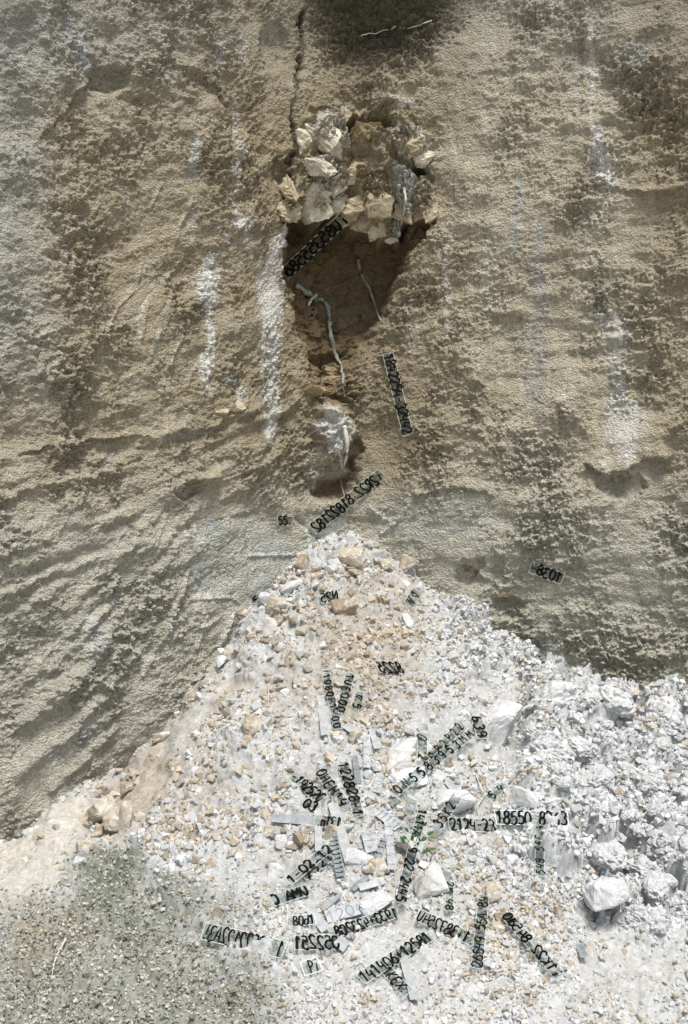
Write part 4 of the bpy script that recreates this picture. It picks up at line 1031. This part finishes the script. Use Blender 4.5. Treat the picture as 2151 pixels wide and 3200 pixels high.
gcol[NG-ND:] = C(.29, .29, .24)*RNG.uniform(.5, 1.9, (ND, 1)); size[NG-ND:] = RNG.uniform(.003, .0085, ND)
R3 = rot_mats(NG)
aniso = RNG.uniform(.65, 1.15, (NG, 1, 3))
vs, fs, cs = [], [], []; off = 0
var = RNG.integers(0, len(GV), NG)
for k, (v, f) in enumerate(GV):
    m = np.nonzero(var == k)[0]
    vv = np.einsum('nij,nvj->nvi', R3[m], v[None]*aniso[m])*size[m, None, None]*2.0+gp[m][:, None, :]
    vv[..., 2] += size[m, None]*0.25
    n = len(m); vs.append(vv.reshape(-1, 3)); fs.append((f[None]+(np.arange(n)*len(v))[:, None, None]+off).reshape(-1, 3)); off += n*len(v)
    cs.append(np.repeat(gcol[m], len(v), 0))
vs = np.concatenate(vs).astype(np.float32); fs = np.concatenate(fs).astype(np.int32); cs = np.concatenate(cs)
me = bpy.data.meshes.new('gravel'); me.vertices.add(len(vs)); me.vertices.foreach_set('co', vs.ravel())
me.loops.add(fs.size); me.loops.foreach_set('vertex_index', fs.ravel()); me.polygons.add(len(fs)); me.polygons.foreach_set('loop_start', np.arange(len(fs), dtype=np.int32)*3)
me.update(calc_edges=True)
a = me.attributes.new('tint', 'FLOAT_COLOR', 'POINT'); a.data.foreach_set('color', np.concatenate([cs, np.ones((len(cs), 1))], 1).astype(np.float32).ravel())
me.materials.append(MAT_GRAVEL); me.shade_flat()
gravel = link(bpy.data.objects.new('gravel', me)); gravel.parent = mound; tag(gravel, kind='stuff')

# stones that can be told apart: parts of the mound, sharing a few meshes
STONE_ME = {}
for mname in ('tan', 'white', 'brown', 'grey'):
    for k in range(7):
        v, f = hull_arrays(17, 300+k)
        me = bpy.data.meshes.new('stone_shape'); me.from_pydata(v.tolist(), [], f.tolist()); me.materials.append(STONE_MATS[mname]); me.shade_flat(); STONE_ME[mname, k] = me
rs = random.Random(5)
def scatter_stone(u, v, wpx, mname, sink=0.15):
    r = at(u, v)
    if r is None or not r[2]: return
    p, n, _ = r; s = wpx*px2m(p)
    if over_strip(np.array([p]), np.array([s*.55]))[0]: return
    o = link(bpy.data.objects.new('stone', STONE_ME[mname, rs.randrange(7)])); o.parent = mound
    o.scale = (s*rs.uniform(.9, 1.2), s*rs.uniform(.75, 1.1), s*rs.uniform(.5, .85))
    o.rotation_euler = (rs.uniform(-.5, .5), rs.uniform(-.5, .5), rs.uniform(0, 6.28))
    o.location = p+n*s*(0.26-sink)
# (centre, spread, how many, size range, kinds)
for (cu, cv, su, sv, num, s0, s1, kinds) in [
    (900, 2080, 110, 120, 34, 16, 34, 'ttttwb'), (1000, 1790, 90, 40, 12, 18, 40, 'tw'), (1085, 1770, 110, 60, 26, 22, 56, 'ttwwb'), (880, 1900, 60, 70, 14, 22, 48, 'ttg'), (690, 2060, 70, 60, 10, 16, 34, 'wwt'), (600, 2180, 60, 60, 14, 14, 28, 'wwt'),
    (400, 2420, 60, 30, 16, 18, 40, 'tttw'), (330, 2640, 60, 30, 8, 14, 26, 'tt'), (880, 2460, 160, 60, 30, 16, 36, 'ttwg'), (1000, 2620, 120, 60, 26, 18, 44, 'ttwwb'),
    (1150, 2700, 100, 70, 28, 20, 48, 'ttwwb'), (1280, 2320, 110, 80, 24, 20, 48, 'ttwwg'), (1500, 2680, 140, 90, 24, 16, 40, 'ttwg'), (1350, 2060, 130, 100, 22, 14, 32, 'twwt'),
    (1180, 2240, 150, 90, 22, 14, 28, 'tttw'), (700, 2830, 90, 40, 14, 12, 28, 'tww'), (480, 2800, 90, 60, 12, 12, 26, 'tw'), (1250, 1850, 90, 60, 12, 16, 34, 'ttw'),
    (1700, 2960, 260, 110, 22, 12, 30, 'wwgt'), (1400, 3060, 200, 60, 14, 12, 26, 'wwg'), (1000, 2890, 120, 60, 12, 12, 28, 'wwt'), (640, 2400, 100, 60, 12, 16, 36, 'tttb')]:
    for _ in range(int(num*0.8)):
        scatter_stone(rs.gauss(cu, su*.55), rs.gauss(cv, sv*.55), s0+(s1-s0)*rs.random()**2, {'t': 'tan', 'w': 'white', 'b': 'brown', 'g': 'grey'}[rs.choice(kinds)])

# crumbling white clods heaped on the right
CLOD_ME = []
for k in range(7):
    bm = bmesh.new(); bmesh.ops.create_icosphere(bm, subdivisions=4, radius=.5)
    co = np.array([x.co[:] for x in bm.verts]); sh = 11.3*k
    d = np.zeros(len(co))
    for ncen, am, sd_ in ((9, .26, 1), (60, .20, 2), (420, .12, 3)):
        cen = np.random.default_rng(900+k*10+sd_).normal(size=(ncen, 3)); cen *= .5/np.linalg.norm(cen, axis=1, keepdims=True)
        dd = np.full(len(co), 9.0)
        for c in cen: dd = np.minimum(dd, ((co-c)**2).sum(1))
        dd = np.sqrt(dd); dd /= np.percentile(dd, 97)
        d += am*(1-np.clip(dd, 0, 1.2)**1.7)
    d += 0.045*np.random.default_rng(k).normal(size=len(co))
    co = co*(0.56+d)[:, None]*np.array([1.0, .9, .78])
    for x, c in zip(bm.verts, co): x.co = c
    me = bpy.data.meshes.new('clod_shape'); bm.to_mesh(me); bm.free(); me.materials.append(MAT_WHITE); me.shade_flat(); CLOD_ME.append(me)
rc = random.Random(77); nclod = 0
zc_f = z_clod
while nclod < 130:
    u, v = rc.uniform(1380, 2180), rc.uniform(1990, 2900)
    edge = 1650-0.9*max(0, 2150-v) if v < 2150 else (1640+0.10*(v-2150) if v < 2500 else 1720+0.55*(v-2500))
    if u < edge+rc.gauss(0, 30): continue
    if v > 2720 and u < 1960 or (u < 1815 and 2480 < v < 2790): continue
    r = at(u, v)
    if r is None or not r[2]: continue
    p, n, _ = r; sz = rc.choice([26, 34, 44, 54, 70, 95, 130])*rc.uniform(.8, 1.2)*px2m(p)
    if v < 2150: sz = min(sz, 60*px2m(p))
    if over_strip(np.array([p]), np.array([sz*.6]))[0]: continue
    o = link(bpy.data.objects.new('clod', CLOD_ME[rc.randrange(7)])); o.parent = mound
    o.scale = (sz*rc.uniform(.85, 1.2), sz*rc.uniform(.8, 1.1), sz*rc.uniform(.75, 1.05)); o.rotation_euler = (rc.uniform(-.6, .6), rc.uniform(-.6, .6), rc.uniform(0, 6.28))
    o.location = p+n*sz*rc.uniform(-.40, -.12); nclod += 1

# ------------------------------------------------------------------ roots and twigs
def tube(name, pts, r0, r1, mat, parent=None, sides=6, wob=0.0, seed=1):
    rnd = random.Random(seed); P3 = []
    pp = [tuple(p) for p in pts]
    P3 = [Vector(q)+Vector((rnd.uniform(-wob, wob), rnd.uniform(-wob, wob), rnd.uniform(-wob, wob))) for q in smooth_line(pp, 5)]
    V_, F_ = [], []; n = len(P3)
    for i, p in enumerate(P3):
        d = (P3[min(i+1, n-1)]-P3[max(i-1, 0)]).normalized()
        a = d.orthogonal().normalized(); b = d.cross(a); r = r0+(r1-r0)*i/(n-1); r *= 1+rnd.uniform(-.32, .32)
        V_ += [p+(a*math.cos(k*6.2832/sides)+b*math.sin(k*6.2832/sides))*r for k in range(sides)]
    for i in range(n-1):
        for k in range(sides):
            k2 = (k+1) % sides; F_.append((i*sides+k, i*sides+k2, (i+1)*sides+k2, (i+1)*sides+k))
    F_.append(tuple(range(sides))[::-1]); F_.append(tuple((n-1)*sides+k for k in range(sides)))
    return mesh_obj(name, V_, F_, mat, parent, smooth=True)
def land_line(pts, lift):
    out = []
    for (u, v) in pts:
        r = at(u, v); out.append(r[0]+r[1]*lift)
    return out
for pts, r0, r1, mat, lift, lab, wob in [
    ([(925, 890), (960, 912), (985, 935), (1015, 945), (1030, 1000), (1032, 1040), (1045, 1100), (1062, 1140), (1072, 1190), (1076, 1240)], .020, .009, MAT_ROOT_GREY, .010, 'thick grey root winding down through the middle of the niche', .005),
    ([(985, 925), (970, 940), (960, 955)], .014, .006, MAT_ROOT, .03, 'short pale broken root stub poking out inside the niche', .002),
    ([(1118, 812), (1130, 860), (1155, 905), (1170, 955), (1190, 1000)], .014, .007, MAT_ROOT_GREY, .008, 'dark straight root hanging on the right inside the niche', .004),
    ([(1066, 1376), (1058, 1410), (1062, 1450), (1065, 1500), (1068, 1545)], .005, .0025, MAT_ROOT, .03, 'thin white root hanging below the white crust', .002),
    ([(1130, 118), (1180, 104), (1245, 88), (1262, 92), (1345, 66)], .005, .003, MAT_ROOT, .02, 'thin white root crossing the dark stain at the top', .008),
    ([(1078, 1330), (1080, 1400), (1078, 1462)], .016, .005, MAT_ROOT, .02, 'stubby white icicle of lime below the crust', .003),
    ([(1262, 590), (1266, 640), (1258, 690), (1252, 720)], .009, .004, MAT_ROOT, .03, 'white fibrous root strand dangling right of the niche roof', .004),
    ([(1248, 585), (1240, 640), (1246, 700), (1240, 760)], .011, .004, MAT_ROOT_GREY, .02, 'grey fibrous root strand left of the white one by the niche', .005),
    ([(208, 2942), (190, 2985), (172, 3010), (166, 3042)], .0045, .003, MAT_ROOT, .012, 'thin pale twig lying on the damp soil at lower left', .001),
    ([(1484, 2425), (1503, 2470), (1506, 2495), (1490, 2525), (1493, 2545)], .004, .003, MAT_ROOT, .015, 'thin white root lying in the gravel above the level strips', .001),
    ([(845, 2140), (840, 2180), (836, 2210)], .004, .002, MAT_ROOT, .012, 'short pale rootlet on the tan upper left slope', .001)]:
    o = tube('root', land_line(pts, lift), r0, r1, mat, wob=wob, seed=len(lab)); tag(o, lab, 'root', 'roots and twigs')

# ------------------------------------------------------------------ green sprig
r = at(1285, 2662); base = r[0]
sprig = link(bpy.data.objects.new('green_sprig', None)); sprig.location = base
tag(sprig, 'small green leafy sprig growing through the rubble beside the long glass strip', 'plant')
k = px2m(base)
tips = []
for i, (du, dv) in enumerate([(1320, 2598), (1275, 2618), (1262, 2650), (1290, 2632), (1330, 2622), (1337, 2664), (1314, 2682), (1300, 2608), (1268, 2632), (1310, 2640), (1285, 2648)]):
    tip = Vector(((du-1285)*k, -.03-.05*rg.random(), (2662-dv)*k+.03))
    if i % 2 == 0: tube('stem', [(0, .0, -.01), (tip.x*.5, tip.y*.6, tip.z*.4+.02), tuple(tip)], .002, .001, MAT_STEM, sprig, sides=5)
    L = rg.uniform(18, 30)*k; wd = L*.42
    d = Vector((tip.x+rg.uniform(-.02, .02), -.01, tip.z*0.4+rg.uniform(-.02, .03))).normalized(); s = d.cross(Vector((0, -1, .35))).normalized(); up = s.cross(d)
    vv = [tip]+[tip+d*L*t+s*wd*w_*sg+up*L*.06*math.sin(t*3.1)*(1 if w_ else 2) for t, w_ in ((.25, .75), (.55, 1.), (.82, .6)) for sg in (-.5, 0, .5)]+[tip+d*L]
    ff = [(0, 1, 2), (0, 2, 3), (1, 4, 5, 2), (2, 5, 6, 3), (4, 7, 8, 5), (5, 8, 9, 6), (7, 10, 8), (8, 10, 9)]
    mesh_obj('leaf', vv, ff, MAT_LEAF, sprig)
print('TRIS', sum(len(m.polygons) for m in bpy.data.meshes))
